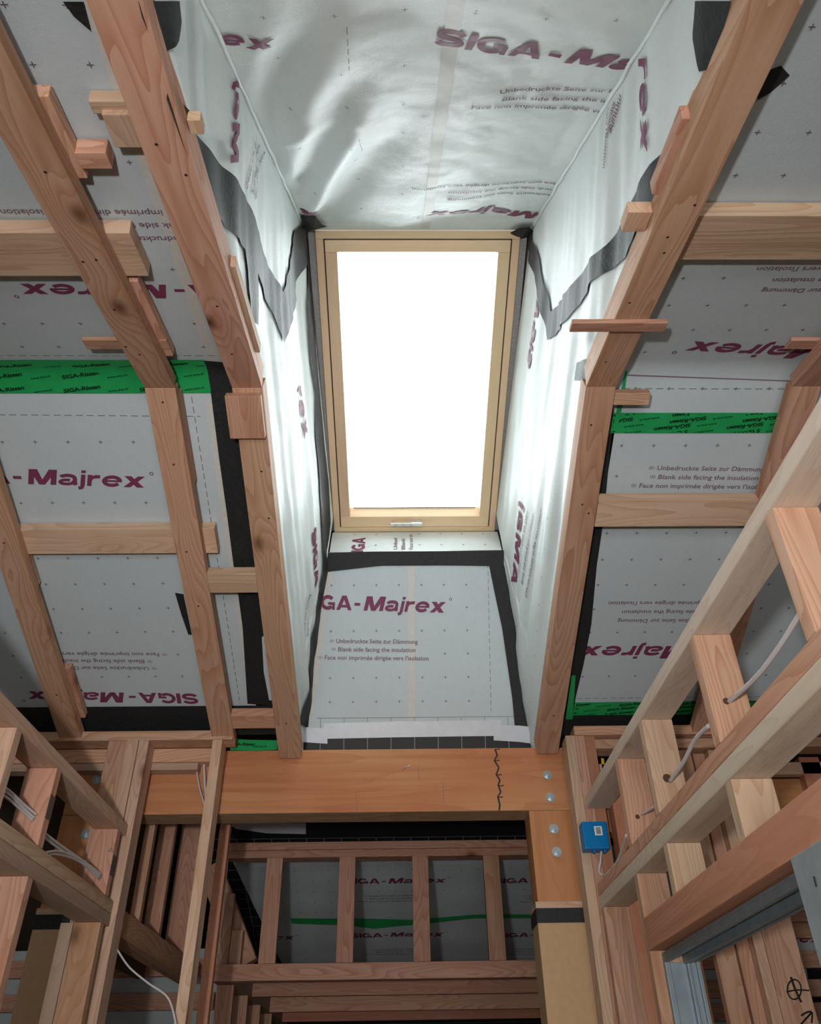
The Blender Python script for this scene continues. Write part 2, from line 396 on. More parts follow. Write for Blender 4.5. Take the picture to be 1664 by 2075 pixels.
def xf(polys, ox, oy, ang=0.0, flipx=False, sx=1.0, sy=1.0):
    c, s = math.cos(ang), math.sin(ang)
    return [[(ox + c*x*sx - s*y*sy, oy + s*x*sx + c*y*sy) for x, y in p] for p in polys]
def bounds(polys):
    xs = [p[0] for q in polys for p in q]; ys = [p[1] for q in polys for p in q]
    return min(xs), min(ys), max(xs), max(ys)
def cross(u, v, r=0.0062, w=0.0011):
    return [[(u-r, v-w), (u+r, v-w), (u+r, v+w), (u-r, v+w)], [(u-w, v-r), (u+w, v-r), (u+w, v-w), (u-w, v-w)], [(u-w, v+w), (u+w, v+w), (u+w, v+r), (u-w, v+r)]]
def dash(u0, v0, u1, v1, step=0.034, ln=0.022, w=0.001):
    L = math.hypot(u1-u0, v1-v0); du, dv = (u1-u0)/L, (v1-v0)/L; o = []; t = 0
    while t < L:
        e = min(t+ln, L)
        a, b = (u0+du*t, v0+dv*t), (u0+du*e, v0+dv*e)
        o.append([(a[0]-dv*w, a[1]+du*w), (a[0]+dv*w, a[1]-du*w), (b[0]+dv*w, b[1]-du*w), (b[0]-dv*w, b[1]+du*w)]); t += step
    return o
def inside(pt, boxes, pad=0.02):
    return any(b[0]-pad < pt[0] < b[2]+pad and b[1]-pad < pt[1] < b[3]+pad for b in boxes)
def cutgrid(polys, step):
    bm = bmesh.new()
    for p in polys:
        try: bm.faces.new([bm.verts.new((x, y, 0)) for x, y in p])
        except ValueError: pass
    x0, y0, x1, y1 = bounds(polys)
    x = math.ceil(x0/step)*step
    while x < x1:
        bmesh.ops.bisect_plane(bm, geom=bm.verts[:]+bm.edges[:]+bm.faces[:], plane_co=(x, 0, 0), plane_no=(1, 0, 0)); x += step
    y = math.ceil(y0/step)*step
    while y < y1:
        bmesh.ops.bisect_plane(bm, geom=bm.verts[:]+bm.edges[:]+bm.faces[:], plane_co=(0, y, 0), plane_no=(0, 1, 0)); y += step
    out = [[(v.co.x, v.co.y) for v in f.verts] for f in bm.faces]; bm.free(); return out
def prints(name, parent, mapf, layers, step=0):
    """layers: (material key, polys). One child mesh that carries the whole print of a sheet"""
    polys, idx, mats = [], [], []
    for k, (mk, pl) in enumerate(layers):
        mats.append(M[mk])
        if not pl: continue
        q = cutgrid(pl, step) if step else pl
        polys += [[mapf(u, v) for u, v in p] for p in q]; idx += [k]*len(q)
    return poly_obj(name, None, polys, parent=parent, mats=mats, idx=idx)
def clip(polys, fn):
    return [p for p in polys if all(fn(x, y) for x, y in p)]

# ================================================================== THE SHELL
FL = -1.70
KW = 0.2948                                        # fall of the window plane
def deckz(Y): return 2.669-(Y-1.803)*KW if Y >= 1.0 else 2.906-(1.0-Y)*0.268
def shell_quad(name, polys): poly_obj(name, 'shell', polys, kind='structure')
abox('floor', 'concrete', -5, 5, -4, 8, FL-0.05, FL, kind='structure', bev=0)
HX0, HX1, HY0, HY1 = -0.320, 0.486, 1.79, 3.21
def dk(x, y, o=0.075): return Vector((x, y, deckz(y)+o))
polys = []
for x0, x1, y0, y1 in ((-5, HX0, 1.0, 8), (HX1, 5, 1.0, 8), (HX0, HX1, 1.0, HY0), (HX0, HX1, HY1, 8), (-5, 5, -4, 1.0)):
    e = 0.0
    polys.append([dk(x0, y0 if y0 != 1.0 else 1.0), dk(x1, y0), dk(x1, y1 if y1 != 1.0 else 0.99999), dk(x0, y1 if y1 != 1.0 else 0.99999)])
shell_quad('ceiling', polys)
def gable(x): return [[Vector((x, y, z)) for y, z in ((-4, FL), (8, FL), (8, deckz(8)+0.08), (1, deckz(1)+0.08), (-4, deckz(-4)+0.08))]]
poly_obj('wall_left', 'shell', gable(-5), kind='structure')
poly_obj('wall_right', 'shell', gable(5), kind='structure')
poly_obj('wall_back', 'shell', [[Vector((-5, -4, FL)), Vector((5, -4, FL)), Vector((5, -4, deckz(-4)+0.08)), Vector((-5, -4, deckz(-4)+0.08))]], kind='structure')
poly_obj('wall_front', 'shell', [[Vector((-5, 8, FL)), Vector((5, 8, FL)), Vector((5, 8, deckz(8)+0.08)), Vector((-5, 8, deckz(8)+0.08))]], kind='structure')

# ================================================================== THE SKYLIGHT
WO = Vector((0.083, 1.803, 2.669)); WL = 1.450
DW = Vector((0, 1, -KW)).normalized(); NW = Vector((0, KW, 1)).normalized()
def wbox(name, mat, x0, x1, v0, v1, o0, o1, **k):
    return box(name, mat, WO + XV*(x0) + DW*v0 + NW*o0, XV, DW, NW, x1-x0, v1-v0, o1-o0, **k)
win = empty('window_1', WO + DW*WL/2, None, None); win['kind'] = 'structure'
HW = 0.390
def ring_parts(name, mat, h, v0, v1, w, o0, o1, bot=None):
    bot = bot or w
    me = []
    wbox(name+'_top', mat, -h, h, v0, v0+w, o0, o1, parent=win, bev=0.003)
    wbox(name+'_bottom', mat, -h, h, v1-bot, v1, o0, o1, parent=win, bev=0.003)
    wbox(name+'_side', mat, -h, -h+w, v0+w, v1-bot, o0, o1, parent=win, bev=0.003)
    wbox(name+'_side', mat, h-w, h, v0+w, v1-bot, o0, o1, parent=win, bev=0.003)
ring_parts('frame', 'pine', HW, 0, WL, 0.030, 0.0, 0.11)
ring_parts('gasket', 'gasket', HW-0.030, 0.030, WL-0.030, 0.0045, 0.006, 0.09)
ring_parts('sash', 'pine', HW-0.0345, 0.0345, WL-0.0345, 0.046, -0.003, 0.075, bot=0.062)
ring_parts('glazing_bead', 'gasket', HW-0.094, 0.096, WL-0.100, 0.0022, 0.060, 0.0655)
wbox('pane', 'glass', -HW+0.078, HW-0.078, 0.078, WL-0.094, 0.066, 0.072, parent=win, bev=0)
# handle on the bottom sash
hb = wbox('handle', 'chrome', -0.115, 0.035, WL-0.075, WL-0.058, -0.030, -0.020, parent=win, bev=0.004, label='brushed chrome handle on the bottom sash')
wbox('handle_base', 'chrome', -0.020, 0.035, WL-0.080, WL-0.052, -0.020, -0.003, parent=hb, bev=0.003)
wbox('handle_foot', 'chrome', -0.112, -0.100, WL-0.072, WL-0.060, -0.020, -0.003, parent=hb, bev=0.002)
# grey packing strips between frame and shaft
for sx, nm in ((-1, 'left'), (1, 'right')):
    x0 = -HW-0.028 if sx < 0 else HW+0.002
    wbox('packing_strip', 'grey_foam', x0, x0+0.026, 0.0, WL, 0.010, 0.072, label='mottled grey packing strip along the %s side of the skylight frame' % nm, cat='packing strip')

# ================================================================== SHAFT LINING
SO = Vector((0, 1.800, 2.672)); A4 = R(40)
DS = Vector((0, -math.cos(A4), -math.sin(A4))); NS = Vector((0, math.sin(A4), -math.cos(A4)))
def fold(px, py, ax_, ay_, bx_, by_, w, amp):
    """soft crease along the segment a-b: gaussian across, fading at the ends"""
    dx, dy = bx_-ax_, by_-ay_; L = math.hypot(dx, dy); dx /= L; dy /= L
    t = (px-ax_)*dx+(py-ay_)*dy; d = (px-ax_)*-dy+(py-ay_)*dx
    e = 1/(1+math.exp(-(t)/0.05))*1/(1+math.exp((t-L)/0.07))
    return amp*math.exp(-(d/w)**2)*e
def spx(x, y):
    n = NS; p = onP(x, y, SO, n); return p.x, (p-SO).dot(DS)
SF = [(spx(625, 430), spx(745, 215), 0.030, 0.020), (spx(668, 440), spx(830, 250), 0.045, -0.022), (spx(600, 400), spx(700, 150), 0.035, -0.016),
      (spx(570, 360), spx(700, 60), 0.05, 0.020), (spx(520, 230), spx(620, 60), 0.05, -0.018), (spx(500, 200), spx(560, 0), 0.04, 0.012),
      (spx(560, 270), spx(640, 250), 0.03, 0.014), (spx(800, 455), spx(900, 300), 0.06, 0.008), (spx(990, 60), spx(960, 250), 0.05, 0.006),
      (spx(1150, 440), spx(1190, 330), 0.04, 0.008), (spx(700, 0), spx(860, 60), 0.06, -0.01), (spx(1000, 455), spx(1010, 380), 0.05, -0.006)]
def sheet_disp(u, v):
    d = sum(fold(u, v, a[0], a[1], b[0], b[1], w*1.35, am*1.45) for a, b, w, am in SF)
    d += 0.016*noise.noise(Vector((u*3.1+4, v*2.2, 1.7))) + 0.007*noise.noise(Vector((u*6-v*4, v*3+u*2, 8.7))) + 0.0035*noise.noise(Vector((u*11, v*9, 5.1))) + 0.0014*noise.noise(Vector((u*34, v*34, 2.1))) + 0.0022*noise.noise(Vector((u*16+v*7, v*12-u*5, 6.1)))
    e = min(1, max(0.0, v/0.10)); edge = min(1, (min(u+0.36, 0.525-u))/0.06) if -0.36 < u < 0.525 else 0
    return d*e*max(0, edge)
def xl_c(s): return -0.345-0.016*min(1.6, max(0, s))
def xr_c(s): return 0.511+0.011*min(1.6, max(0, s))
def sheet(u, v, off=0.0): return SO + XV*u + DS*v + NS*(sheet_disp(u, v)+off)

def ztop(Y):
    if Y < 1.80: return 2.672-(1.80-Y)*math.tan(A4)
    zw = 2.672-(Y-1.80)*KW
    if Y <= 3.10: return zw
    zp = 2.08-(Y-3.10)/0.43
    return min(zw, zp)
def zfull(Y): return 2.672-(1.80-Y)*math.tan(A4) if Y < 1.80 else 2.672-(Y-1.80)*KW
def zbot(Y): return (ZR-(YR-Y)*math.tan(AU) if Y < YR else ZR-(Y-YR)*math.tan(AD))+0.036
def side_x(sd, Y, Z, disp=True):
    zb, zt = zbot(Y), zfull(Y)
    t = max(0, min(1, (Z-zb)/max(0.05, zt-zb)))
    k = min(1, max(0, (Y-1.8)/1.4))
    if sd < 0:
        top = (xl_c((1.8-Y)/math.cos(A4)) if Y < 1.8 else -0.345+(0.040)*k); bot = -0.408-0.022*k
    else:
        top = (xr_c((1.8-Y)/math.cos(A4)) if Y < 1.8 else 0.511-0.040*k); bot = 0.572+0.028*k
    x = bot+(top-bot)*t
    if disp:
        env = min(1, t/0.12)*min(1, (1-t)/0.10); o = 3.3 if sd > 0 else 0.0
        h = Z + 0.33*(Y-1.7)
        d = 0.020*noise.noise(Vector((Y*0.9+o, h*6.5+o, 0.4))) + 0.009*noise.noise(Vector((Y*2.0+o, h*17, 3.3+o))) + 0.003*noise.noise(Vector((Y*9, Z*9, o)))
        x += -sd*(d+0.003)*env
    return x
def side(sd, Y, Z, off=0.0): return Vector((side_x(sd, Y, Z)-sd*off, Y, Z))
def side_px(sd, px, py):
    r = ray(px, py); best = None
    prev = None; t = 0.5
    def g(t): q = r*t; return (q.x-side_x(sd, q.y, q.z, False))*sd
    while t < 5.5:
        v = g(t)
        if prev is not None and prev < 0 <= v:
            a, b = t-0.02, t
            for _ in range(20):
                m_ = (a+b)/2
                if g(m_) < 0: a = m_
                else: b = m_
            q = r*b; return (q.y, q.z)
        prev = v; t += 0.02
    q = r*3.0; return (q.y, q.z)

sheetL = grid_obj('membrane_sheet', 'fleece_lit', lambda a, b: sheet(xl_c(b*1.96)+(xr_c(b*1.96)-xl_c(b*1.96))*a, b*1.96), 120, 200,
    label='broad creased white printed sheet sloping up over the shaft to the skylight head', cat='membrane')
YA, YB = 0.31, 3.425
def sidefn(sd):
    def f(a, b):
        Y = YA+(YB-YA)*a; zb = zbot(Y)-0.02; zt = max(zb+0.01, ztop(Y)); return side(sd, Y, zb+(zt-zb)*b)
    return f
wallL = grid_obj('membrane_sheet', 'fleece_lit', sidefn(-1), 260, 90, label='left side lining of the skylight shaft, white sheet with vertical creases', cat='membrane')
wallR = grid_obj('membrane_sheet', 'fleece_lit', sidefn(1), 260, 90, label='right side lining of the skylight shaft, white sheet with soft ripples', cat='membrane')
# short sheet under the sill and the panel below it
PO = Vector((0, 3.10, 2.08)); DP = Vector((0, 0.43, -1)).normalized(); NP = Vector((0, -1, -0.43)).normalized()
def panel(u, v, off=0.0): return PO + XV*u - DP*v + NP*(0.003*noise.noise(Vector((u*4, v*4, 9)))+off)
def ppx(x, y): p = onP(x, y, PO, NP); return p.x, -(p-PO).dot(DP)
WB = WO + DW*WL
def sill(u, v, off=0.0):          # v 0 at the tape, 1 at the frame
    a = Vector((0, 3.10, 2.08)); b = Vector((0, WB.y-0.005, WB.z-0.004))
    n = (b-a).cross(XV).normalized()
    if n.y > 0: n = -n
    return XV*u + a + (b-a)*v + n*(off+0.004*math.sin(v*3.1))
sillS = grid_obj('membrane_sheet', 'fleece_lit', lambda a, b: sill(-0.315+0.80*a, b), 40, 8, label='narrow white printed strip of sheet directly below the skylight sill', cat='membrane')
panelS = grid_obj('membrane_sheet', 'fleece', lambda a, b: panel(-0.44+1.05*a, -b*0.80), 60, 50, label='white printed panel framed in black tape below the skylight', cat='membrane')

# ================================================================== CEILING SHEETS
SH = MO*math.tan(R(17.5))
def uvmap(u, v, off=0.0):      # v > 0 on the near slope, v < 0 on the far slope
    n = 0.003*noise.noise(Vector((u*2.2, v*2.2, 4.0)))
    return plane('U', u, v-SH, MO+n*min(1, v*20)-off) if v >= 0 else plane('D', u, -v-SH, MO+n*min(1, -v*20)-off)
def rect_sheet(u0, u1, v0, v1, label, o=0.0, mat='fleece', nu=40, nv=40, cat='membrane', name='membrane_sheet'):
    return grid_obj(name, mat, lambda a, b: uvmap(u0+(u1-u0)*a, v0+(v1-v0)*b, o), nu, nv, label=label, cat=cat)
ceilUL = rect_sheet(-3.2, -0.425, 0.0, 1.9, 'white printed sheet of the near slope left of the shaft')
ceilDL = rect_sheet(-3.2, -0.566, -1.462, -0.0, 'white printed sheet of the far slope left of the shaft')
ceilUR = rect_sheet(0.59, 3.6, -0.155, 1.9, 'white printed sheet of the near slope right of the shaft', 0.0015)
ceilDR = rect_sheet(0.69, 3.6, -1.50, -0.12, 'white printed sheet of the far slope right of the shaft')
ceilUM = rect_sheet(-0.425, 0.59, 1.44, 1.9, 'white sheet of the near slope before the shaft mouth')

def at2(pxf, A, B, polys, r0, r1, dy=0.0):
    """place 2-D print so that local x r0 -> pixel A and r1 -> pixel B along the base line"""
    a, b = pxf(*A), pxf(*B); dx, dy_ = b[0]-a[0], b[1]-a[1]; L = math.hypot(dx, dy_); k = L/(r1-r0); an = math.atan2(dy_, dx)
    return xf([[(x-r0, y) for x, y in p] for p in polys], a[0], a[1], an, sx=k, sy=k)
def pD(x, y): u, s = pus('D', x, y); return u, -(s+SH)
def pU(x, y): u, s = pus('U', x, y); return u, s+SH
def lattice(u0, u1, v0, v1, ou, ov, boxes, gu=0.103, gv=0.1137, fn=None):
    o = []; i = math.ceil((u0-ou)/gu)
    while ou+i*gu < u1:
        j = math.ceil((v0-ov)/gv)
        while ov+j*gv < v1:
            p = (ou+i*gu, ov+j*gv)
            if not inside(p, boxes) and (fn is None or fn(*p)): o += cross(*p)
            j += 1
        i += 1
    return o
# --- left, far slope
l1 = at2(pD, (57, 981), (300, 988), logo(), 0.0, 0.377)
l1b = at2(pD, (400, 1405), (251, 1403), logo(), -0.283, 0.0)                   # upside-down logo near the eaves
nn = notes()
l2 = at2(pD, (301, 1351), (97, 1349), nn, -0.186, 0.186)
ldash = dash(-3.0, pD(200, 829)[1], -0.61, pD(450, 843)[1]) + dash(-0.628, -0.09, -0.628, -1.42)
cr = lattice(-1.6, -0.64, -1.43, -0.16, pD(70+1, 896)[0], pD(70, 896)[1], [bounds(l1), bounds(l1b), bounds(l2)])
cr = clip(cr, lambda x, y: True)
prints('print', ceilDL, lambda u, v: uvmap(u, v, 0.0012), [('maroon', l1+l1b), ('ink', l2), ('cross', cr+ldash)])
grid_obj('seam_band', 'seam', lambda a, b: uvmap(-0.589+0.022*a, -0.10-1.34*b, 0.0007), 2, 40, parent=ceilDL)
# --- left, near slope
a1 = at2(pU, (336, 576), (30, 574), logo(), 0.0, 0.377)
# lines run upside down, the third line is the nearest
a2 = []
for k, (A, B, i) in enumerate((((478, 478), (20, 478), 0), ((456, 451), (10, 451), 1), ((520, 425), (-60, 428), 2))):
    t, w = (('Unbedruckte Seite zur Dämmung', 0.371), ('Blank side facing the insulation', 0.350), ("Face non imprimée dirigée vers l'isolation", 0.469))[i]
    a = (pU(2, 430)[0]+0.2345+w/2, pU(*A)[1]); an = math.pi
    a2 += xf(txt(t, 0, w, 0.0185, 0, bold=0.012), a[0], a[1], an)
cr = lattice(-1.6, -0.45, 0.02, 1.5, pU(240, 655)[0], pU(240, 655)[1], [bounds(a1), bounds(a2)])
adash = dash(-3.0, 0.075, -0.45, 0.075)
prints('print', ceilUL, lambda u, v: uvmap(u, v, 0.0012), [('maroon', clip(a1, lambda x, y: x < -0.43)), ('ink', clip(a2, lambda x, y: x < -0.43)), ('cross', cr+adash)])
sb0, sb1 = pU(235, 100), pU(415, 690)
grid_obj('seam_band', 'seam', lambda a, b: uvmap(sb0[0]+(sb1[0]-sb0[0])*b-0.014+0.028*a, 1.6-1.59*b, 0.0007), 2, 60, parent=ceilUL)
# --- right, near slope
b1 = at2(pU, (1664+22, 703), (1398, 690), logo(), 0.0, 0.377)
b2 = []
for (A, B, t, w) in (((1545, 583), 0, 'Unbedruckte Seite zur Dämmung', 0.371), ((1567, 562), 0, 'Blank side facing the insulation', 0.350), ((1536, 539), 0, "Face non imprimée dirigée vers l'isolation", 0.469)):
    a = pU(*A); b2 += xf(txt(t, -w, 0, 0.0185, 0, bold=0.012), a[0], a[1], math.pi)
cr = lattice(0.64, 2.4, 0.02, 1.5, pU(1356, 617)[0], pU(1356, 617)[1], [bounds(b1), bounds(b2)])
bd = dash(0.66, pD(1290, 787)[1], 3.4, pD(1620, 790)[1])
for i in range(9): bd += cross(pD(1288, 787)[0]+0.103*i, pD(1288, 787)[1])
pen = [[pU(1270, 753), pU(1270, 754.5), pU(1664, 762), pU(1664, 760.8)]]
prints('print', ceilUR, lambda u, v: uvmap(u, v, 0.0028), [('maroon', b1), ('ink', b2+pen), ('cross', cr+bd)])
# --- right, far slope
c1 = at2(pD, (1404, 1309), (1174, 1309), logo(part='Majrex'), 0.0, 0.377)
c2 = at2(pD, (1331, 952), (1548, 955), notes(), -0.186, 0.186)
c3 = []
for (A, t, w) in (((1252, 1255), 'Unbedruckte Seite zur Dämmung', 0.371), ((1261, 1237), 'Blank side facing the insulation', 0.350), ((1234, 1219), "Face non imprimée dirigée vers l'isolation", 0.469)):
    a = pD(*A); c3 += xf(txt(t, -w, 0, 0.0185, 0, bold=0.012), a[0], a[1], math.pi)
cr = lattice(0.71, 2.4, -1.40, -0.20, pD(1260, 903)[0], pD(1260, 903)[1], [bounds(c1), bounds(c2), bounds(c3)])
cd_ = dash(0.71, pD(1250, 1414)[1], 3.4, pD(1250, 1414)[1])
prints('print', ceilDR, lambda u, v: uvmap(u, v, 0.0012), [('maroon', c1), ('ink', c2+c3), ('cross', cr+cd_)])
# --- panel
p1 = at2(ppx, (600+455/3.328, 1040+657/3.328), (600+1015/3.328, 1040+672/3.328), logo(0.066), 0.0, 0.377)
p2 = at2(ppx, (681, 1303), (847, 1304.5), notes(0.020, 0.0372), -0.186, 0.186)
g0 = ppx(600+845/3.328, 1040+484/3.328)
def inpanel(u, v): return -0.30-0.0 + (v*0.10) < u < 0.50
crp = [c for c in lattice(-0.36, 0.40, -0.70, -0.05, g0[0], g0[1], [bounds(p1), bounds(p2)], 0.103, 0.104)]
pd = dash(ppx(989, 1153)[0], -0.06, ppx(995, 1440)[0], -0.72)
prints('print', panelS, lambda u, v: panel(u, v, 0.0018), [('maroon', p1), ('ink', p2), ('cross', crp+pd)])
xs_ = ppx(827, 1160)[0]
grid_obj('seam_band', 'seam', lambda a, b: panel(xs_-0.006*b+(0.030+0.002*b)*a, -0.03-0.73*b, 0.0008), 2, 50, parent=panelS)
xt_ = ppx(652, 1175)[0]
grid_obj('seam_band', 'seam', lambda a, b: panel(xt_+0.03-0.085*b+0.024*a, -0.05-0.69*b, 0.0008), 2, 50, parent=panelS)
# --- strip under the sill: letters turned a quarter
q1 = xf(word('IGA', 0, 0.135, 0.062), 0, 0, R(90))
ix = (ppx(739, 1115)[0])
q1 = [[(ix+x, y) for x, y in p] for p in q1]
q2 = []
for k, t in enumerate(('Unbed', 'Blank', 'Face non im')):
    q2 += [[(ppx(805+k*16, 1112)[0]+x, 0.02+y) for x, y in p] for p in xf(txt(t, 0, 0.11+0.04*(k == 2), 0.0185, bold=0.012), 0, 0, R(90))]
LS = (Vector((0, WB.y, WB.z))-Vector((0, 3.10, 2.08))).length
sc = [c for c in lattice(-0.24, 0.46, 0.02, LS-0.02, 0.0, 0.06, [bounds(q1), bounds(q2)])]
lim = lambda x, y: 0.0 < y < LS-0.004
prints('print', sillS, lambda u, v: sill(u, v/LS, 0.002), [('maroon', clip(cutgrid(q1, 0.02), lim)), ('ink', clip(cutgrid(q2, 0.02), lim)), ('cross', sc)])

# --- sloping sheet over the shaft
s1 = at2(spx, (875, 100), (1012+85, 120), logo(0.062), -0.283, -0.054)
A, B = spx(876, 101), spx(1093, 122)
an = math.atan2(B[1]-A[1], B[0]-A[0])
s1 = xf([[(x+0.283, y) for x, y in p] for p in logo(0.062)], A[0], A[1], an, sx=math.hypot(B[0]-A[0], B[1]-A[1])/0.229, sy=1.0)
ulim = lambda x, y: x < xr_c(y)-0.004 and x > xl_c(y)+0.004
s2 = []
for (Ap, Bp, t, w) in (((1013, 190), (1268, 186), 'Unbedruckte Seite zur Dämmung', 0.371), ((1017, 206), (1262, 207), 'Blank side facing the insulation', 0.350), ((955, 217), (1240, 229), "Face non imprimée dirigée vers l'isolation", 0.469)):
    a, b = spx(*Ap), spx(*Bp); s2 += xf(txt(t, 0, w, 0.0185, 0, bold=0.012), a[0], a[1], math.atan2(b[1]-a[1], b[0]-a[0]))
s3 = at2(spx, (1097, 429), (865, 420), logo(0.058), 0.0, 0.377)
for (Ap, Bp, t, w) in (((1135, 393), (960, 393), 'Unbedruckte Seite zur Dämmung', 0.371), ((1128, 383), (930, 382), 'Blank side facing the insulation', 0.350), ((1135, 372), (925, 370), "Face non imprimée dirigée vers l'isolation", 0.469)):
    a, b = spx(*Ap), spx(*Bp); s2 += xf(txt(t, 0, w, 0.017, 0, bold=0.012), a[0], a[1], math.atan2(b[1]-a[1], b[0]-a[0]))
A, B = spx(440, 88), spx(527, 93)
s4 = xf(word('ex', 0, 0.125, 0.056, 0.22), A[0], A[1], math.atan2(B[1]-A[1], B[0]-A[0]))
A = spx(647, 418); s4 += xf(word('S', 0, 0.065, 0.056), A[0], A[1], R(168))
scx = [c for c in lattice(-0.33, 0.50, 0.12, 1.6, 0.02, 0.25, [bounds(s1), bounds(s2), bounds(s3)], 0.14, 0.2)]
sd_ = dash(*spx(703, 45), *spx(708, 130)) + dash(*spx(728, 260), *spx(735, 320))
prints('print', sheetL, lambda u, v: sheet(u, v, 0.0022), [('maroon', clip(cutgrid(s1+s3+s4, 0.02), ulim)), ('ink', clip(cutgrid(s2, 0.02), ulim)), ('cross_pale', scx+sd_)])
for sg, fn in ((-1, xl_c), (1, xr_c)):
    pts = []
    for k in range(46):
        v = 0.03 + 1.55*k/45; w = 0.004*noise.noise(Vector((v*9, sg, 3)))
        pts.append(SO + XV*(fn(v)-sg*(0.004+w)) + DS*v + NS*(0.004+0.004*noise.noise(Vector((v*13, sg, 8)))))
    tube('folded_seam', 'fleece_lit', pts, 0.0055, parent=sheetL, sub=2, seg=6)
mid = spx(865, 440)[0]
grid_obj('seam_band', 'seam', lambda a, b: sheet(mid-0.016+0.032*a+0.01*b, 0.02+1.7*b, 0.0015), 2, 120, parent=sheetL)

# --- prints on the shaft sides; letters placed one base line at a time in (Y, Z)
def side_text(sd, Apx, Bpx, polys, r0, r1, hdir=1, hscale=1.0):
    a, b = side_px(sd, *Apx), side_px(sd, *Bpx)
    dx, dz = b[0]-a[0], b[1]-a[1]; L = math.hypot(dx, dz); k = L/(r1-r0); ex = (dx/L, dz/L); ey = (-ex[1]*hdir, ex[0]*hdir)
    return [[(a[0]+ex[0]*(x-r0)*k+ey[0]*y*hscale, a[1]+ex[1]*(x-r0)*k+ey[1]*y*hscale) for x, y in p] for p in polys]
def side_print(sd, par, layers):
    lm = lambda y, z: YA < y < YB and zbot(y)+0.0 < z < ztop(y)-0.004
    prints('print', par, lambda y, z: side(sd, y, z, 0.0035), [(m_, clip(cutgrid(p, 0.015), lm)) for m_, p in layers if p])
def notes_at(sd, rows, hd):
    o = []
    for (A, B, t) in rows: o += side_text(sd, A, B, txt(t, 0, 1, 0.018, bold=0.012), 0, 1, hd)
    return o
T3 = ('Unbedruckte Seite zur Dämmung', 'Blank side facing the insulation', "Face non imprimée dirigée vers l'isolation")
hdL = -1; hdR = 1
left_big = side_text(-1, (458, 330), (466, 150), word('Maj', 0, 1, 0.085, 0.2), 0, 1, -1)
left_big += side_text(-1, (628, 1080), (638, 1192), word('SIGA', 0, 1, 0.060), 0, 1, 1)
left_big += side_text(-1, (598, 790), (610, 890), word('rex', 0, 1, 0.050), 0, 1, 1)
left_n = notes_at(-1, (((496, 375), (520, 270), 'Seite zur Dä'), ((508, 390), (528, 290), 'g the insula'), ((515, 400), (536, 300), 'dirigée ver')), -1)
left_n += notes_at(-1, (((622, 1210), (617, 1300), 'Seite zur Dämm'), ((628, 1205), (624, 1290), 'facing the ins')), 1)
side_print(-1, wallL, [('maroon', left_big), ('ink', left_n)])
right_big = side_text(1, (1297, 120), (1305, 318), word('rex', 0, 1, 0.075, 0.2), 0, 1, -1)
right_big += side_text(1, (1070, 735), (1090, 600), word('SIGA', 0, 1, 0.060), 0, 1, 1)
right_big += side_text(1, (1040, 1178), (1058, 1010), word('AMaj', 0, 1, 0.070, 0.1, 0.16), 0, 1, 1)
right_n = notes_at(1, (((1257, 190), (1243, 265), 'mmung'), ((1249, 205), (1237, 275), 'insulation'), ((1238, 215), (1232, 340), "vers l'isolation")), -1)
right_n += notes_at(1, (((1052, 1165), (1072, 1035), 'Unbedruckte Seite zur Däm'), ((1060, 1180), (1082, 1040), T3[1]), ((1068, 1205), (1096, 1028), T3[2])), 1)
cs = []
for sdv, o in ((1, cs),):
    for i in range(8):
        for j in range(4):
            yy, zz = 2.35+0.13*i, 1.50-0.045*i+0.11*j
            o += cross(yy, zz)
side_print(1, wallR, [('maroon', right_big), ('ink', right_n), ('cross_pale', cs)])

# ================================================================== TAPES
def strip_obj(name, mat, la, lb, mapf, label, cat='tape', n=10, m=6, parent=None):
    """ribbon between two polylines given in surface coordinates"""
    def samp(L, t):
        d = [0]
        for i in range(1, len(L)): d.append(d[-1]+math.hypot(L[i][0]-L[i-1][0], L[i][1]-L[i-1][1]))
        T = t*d[-1]
        for i in range(1, len(L)):
            if T <= d[i] or i == len(L)-1:
                k = (T-d[i-1])/max(1e-9, d[i]-d[i-1]); return (L[i-1][0]+(L[i][0]-L[i-1][0])*k, L[i-1][1]+(L[i][1]-L[i-1][1])*k)
    def f(a, b):
        p, q = samp(la, a), samp(lb, a); return mapf(p[0]+(q[0]-p[0])*b, p[1]+(q[1]-p[1])*b)
    return grid_obj(name, mat, f, n, m, label=label, cat=cat, parent=parent)
def sp(sd, pts): return [side_px(sd, *p) for p in pts]
mL = lambda y, z: side(-1, y, min(z, ztop(y)), 0.006)
mR = lambda y, z: side(1, y, min(z, ztop(y)), 0.006)
BT = 'black_tape'
strip_obj('tape_strip', BT, sp(-1, [(336, 173), (404, 276), (432, 316), (466, 361), (500, 413), (526, 477), (545, 535), (564, 586), (581, 645)]),
          sp(-1, [(330, 200), (378, 330), (405, 400), (440, 440), (470, 480), (500, 520), (528, 575), (552, 628), (570, 695)]), mL, 'black tape running from the left rafter down to the point of the V', n=60, m=8)
strip_obj('tape_strip', BT, sp(-1, [(622, 458), (606, 455), (596, 475), (581, 523), (564, 600), (560, 640)])[1:], sp(-1, [(632, 462), (623, 487), (615, 530), (594, 608), (570, 695)]), mL,
          'black tape rising from the V to the upper left skylight corner', n=50, m=6)
strip_obj('tape_strip', BT, sp(-1, [(488, 500), (496, 545), (497, 590), (508, 650)]), sp(-1, [(516, 530), (518, 575), (519, 617), (518, 660)]), mL, 'short black tape tail hanging beside the left rafter', n=30, m=5)
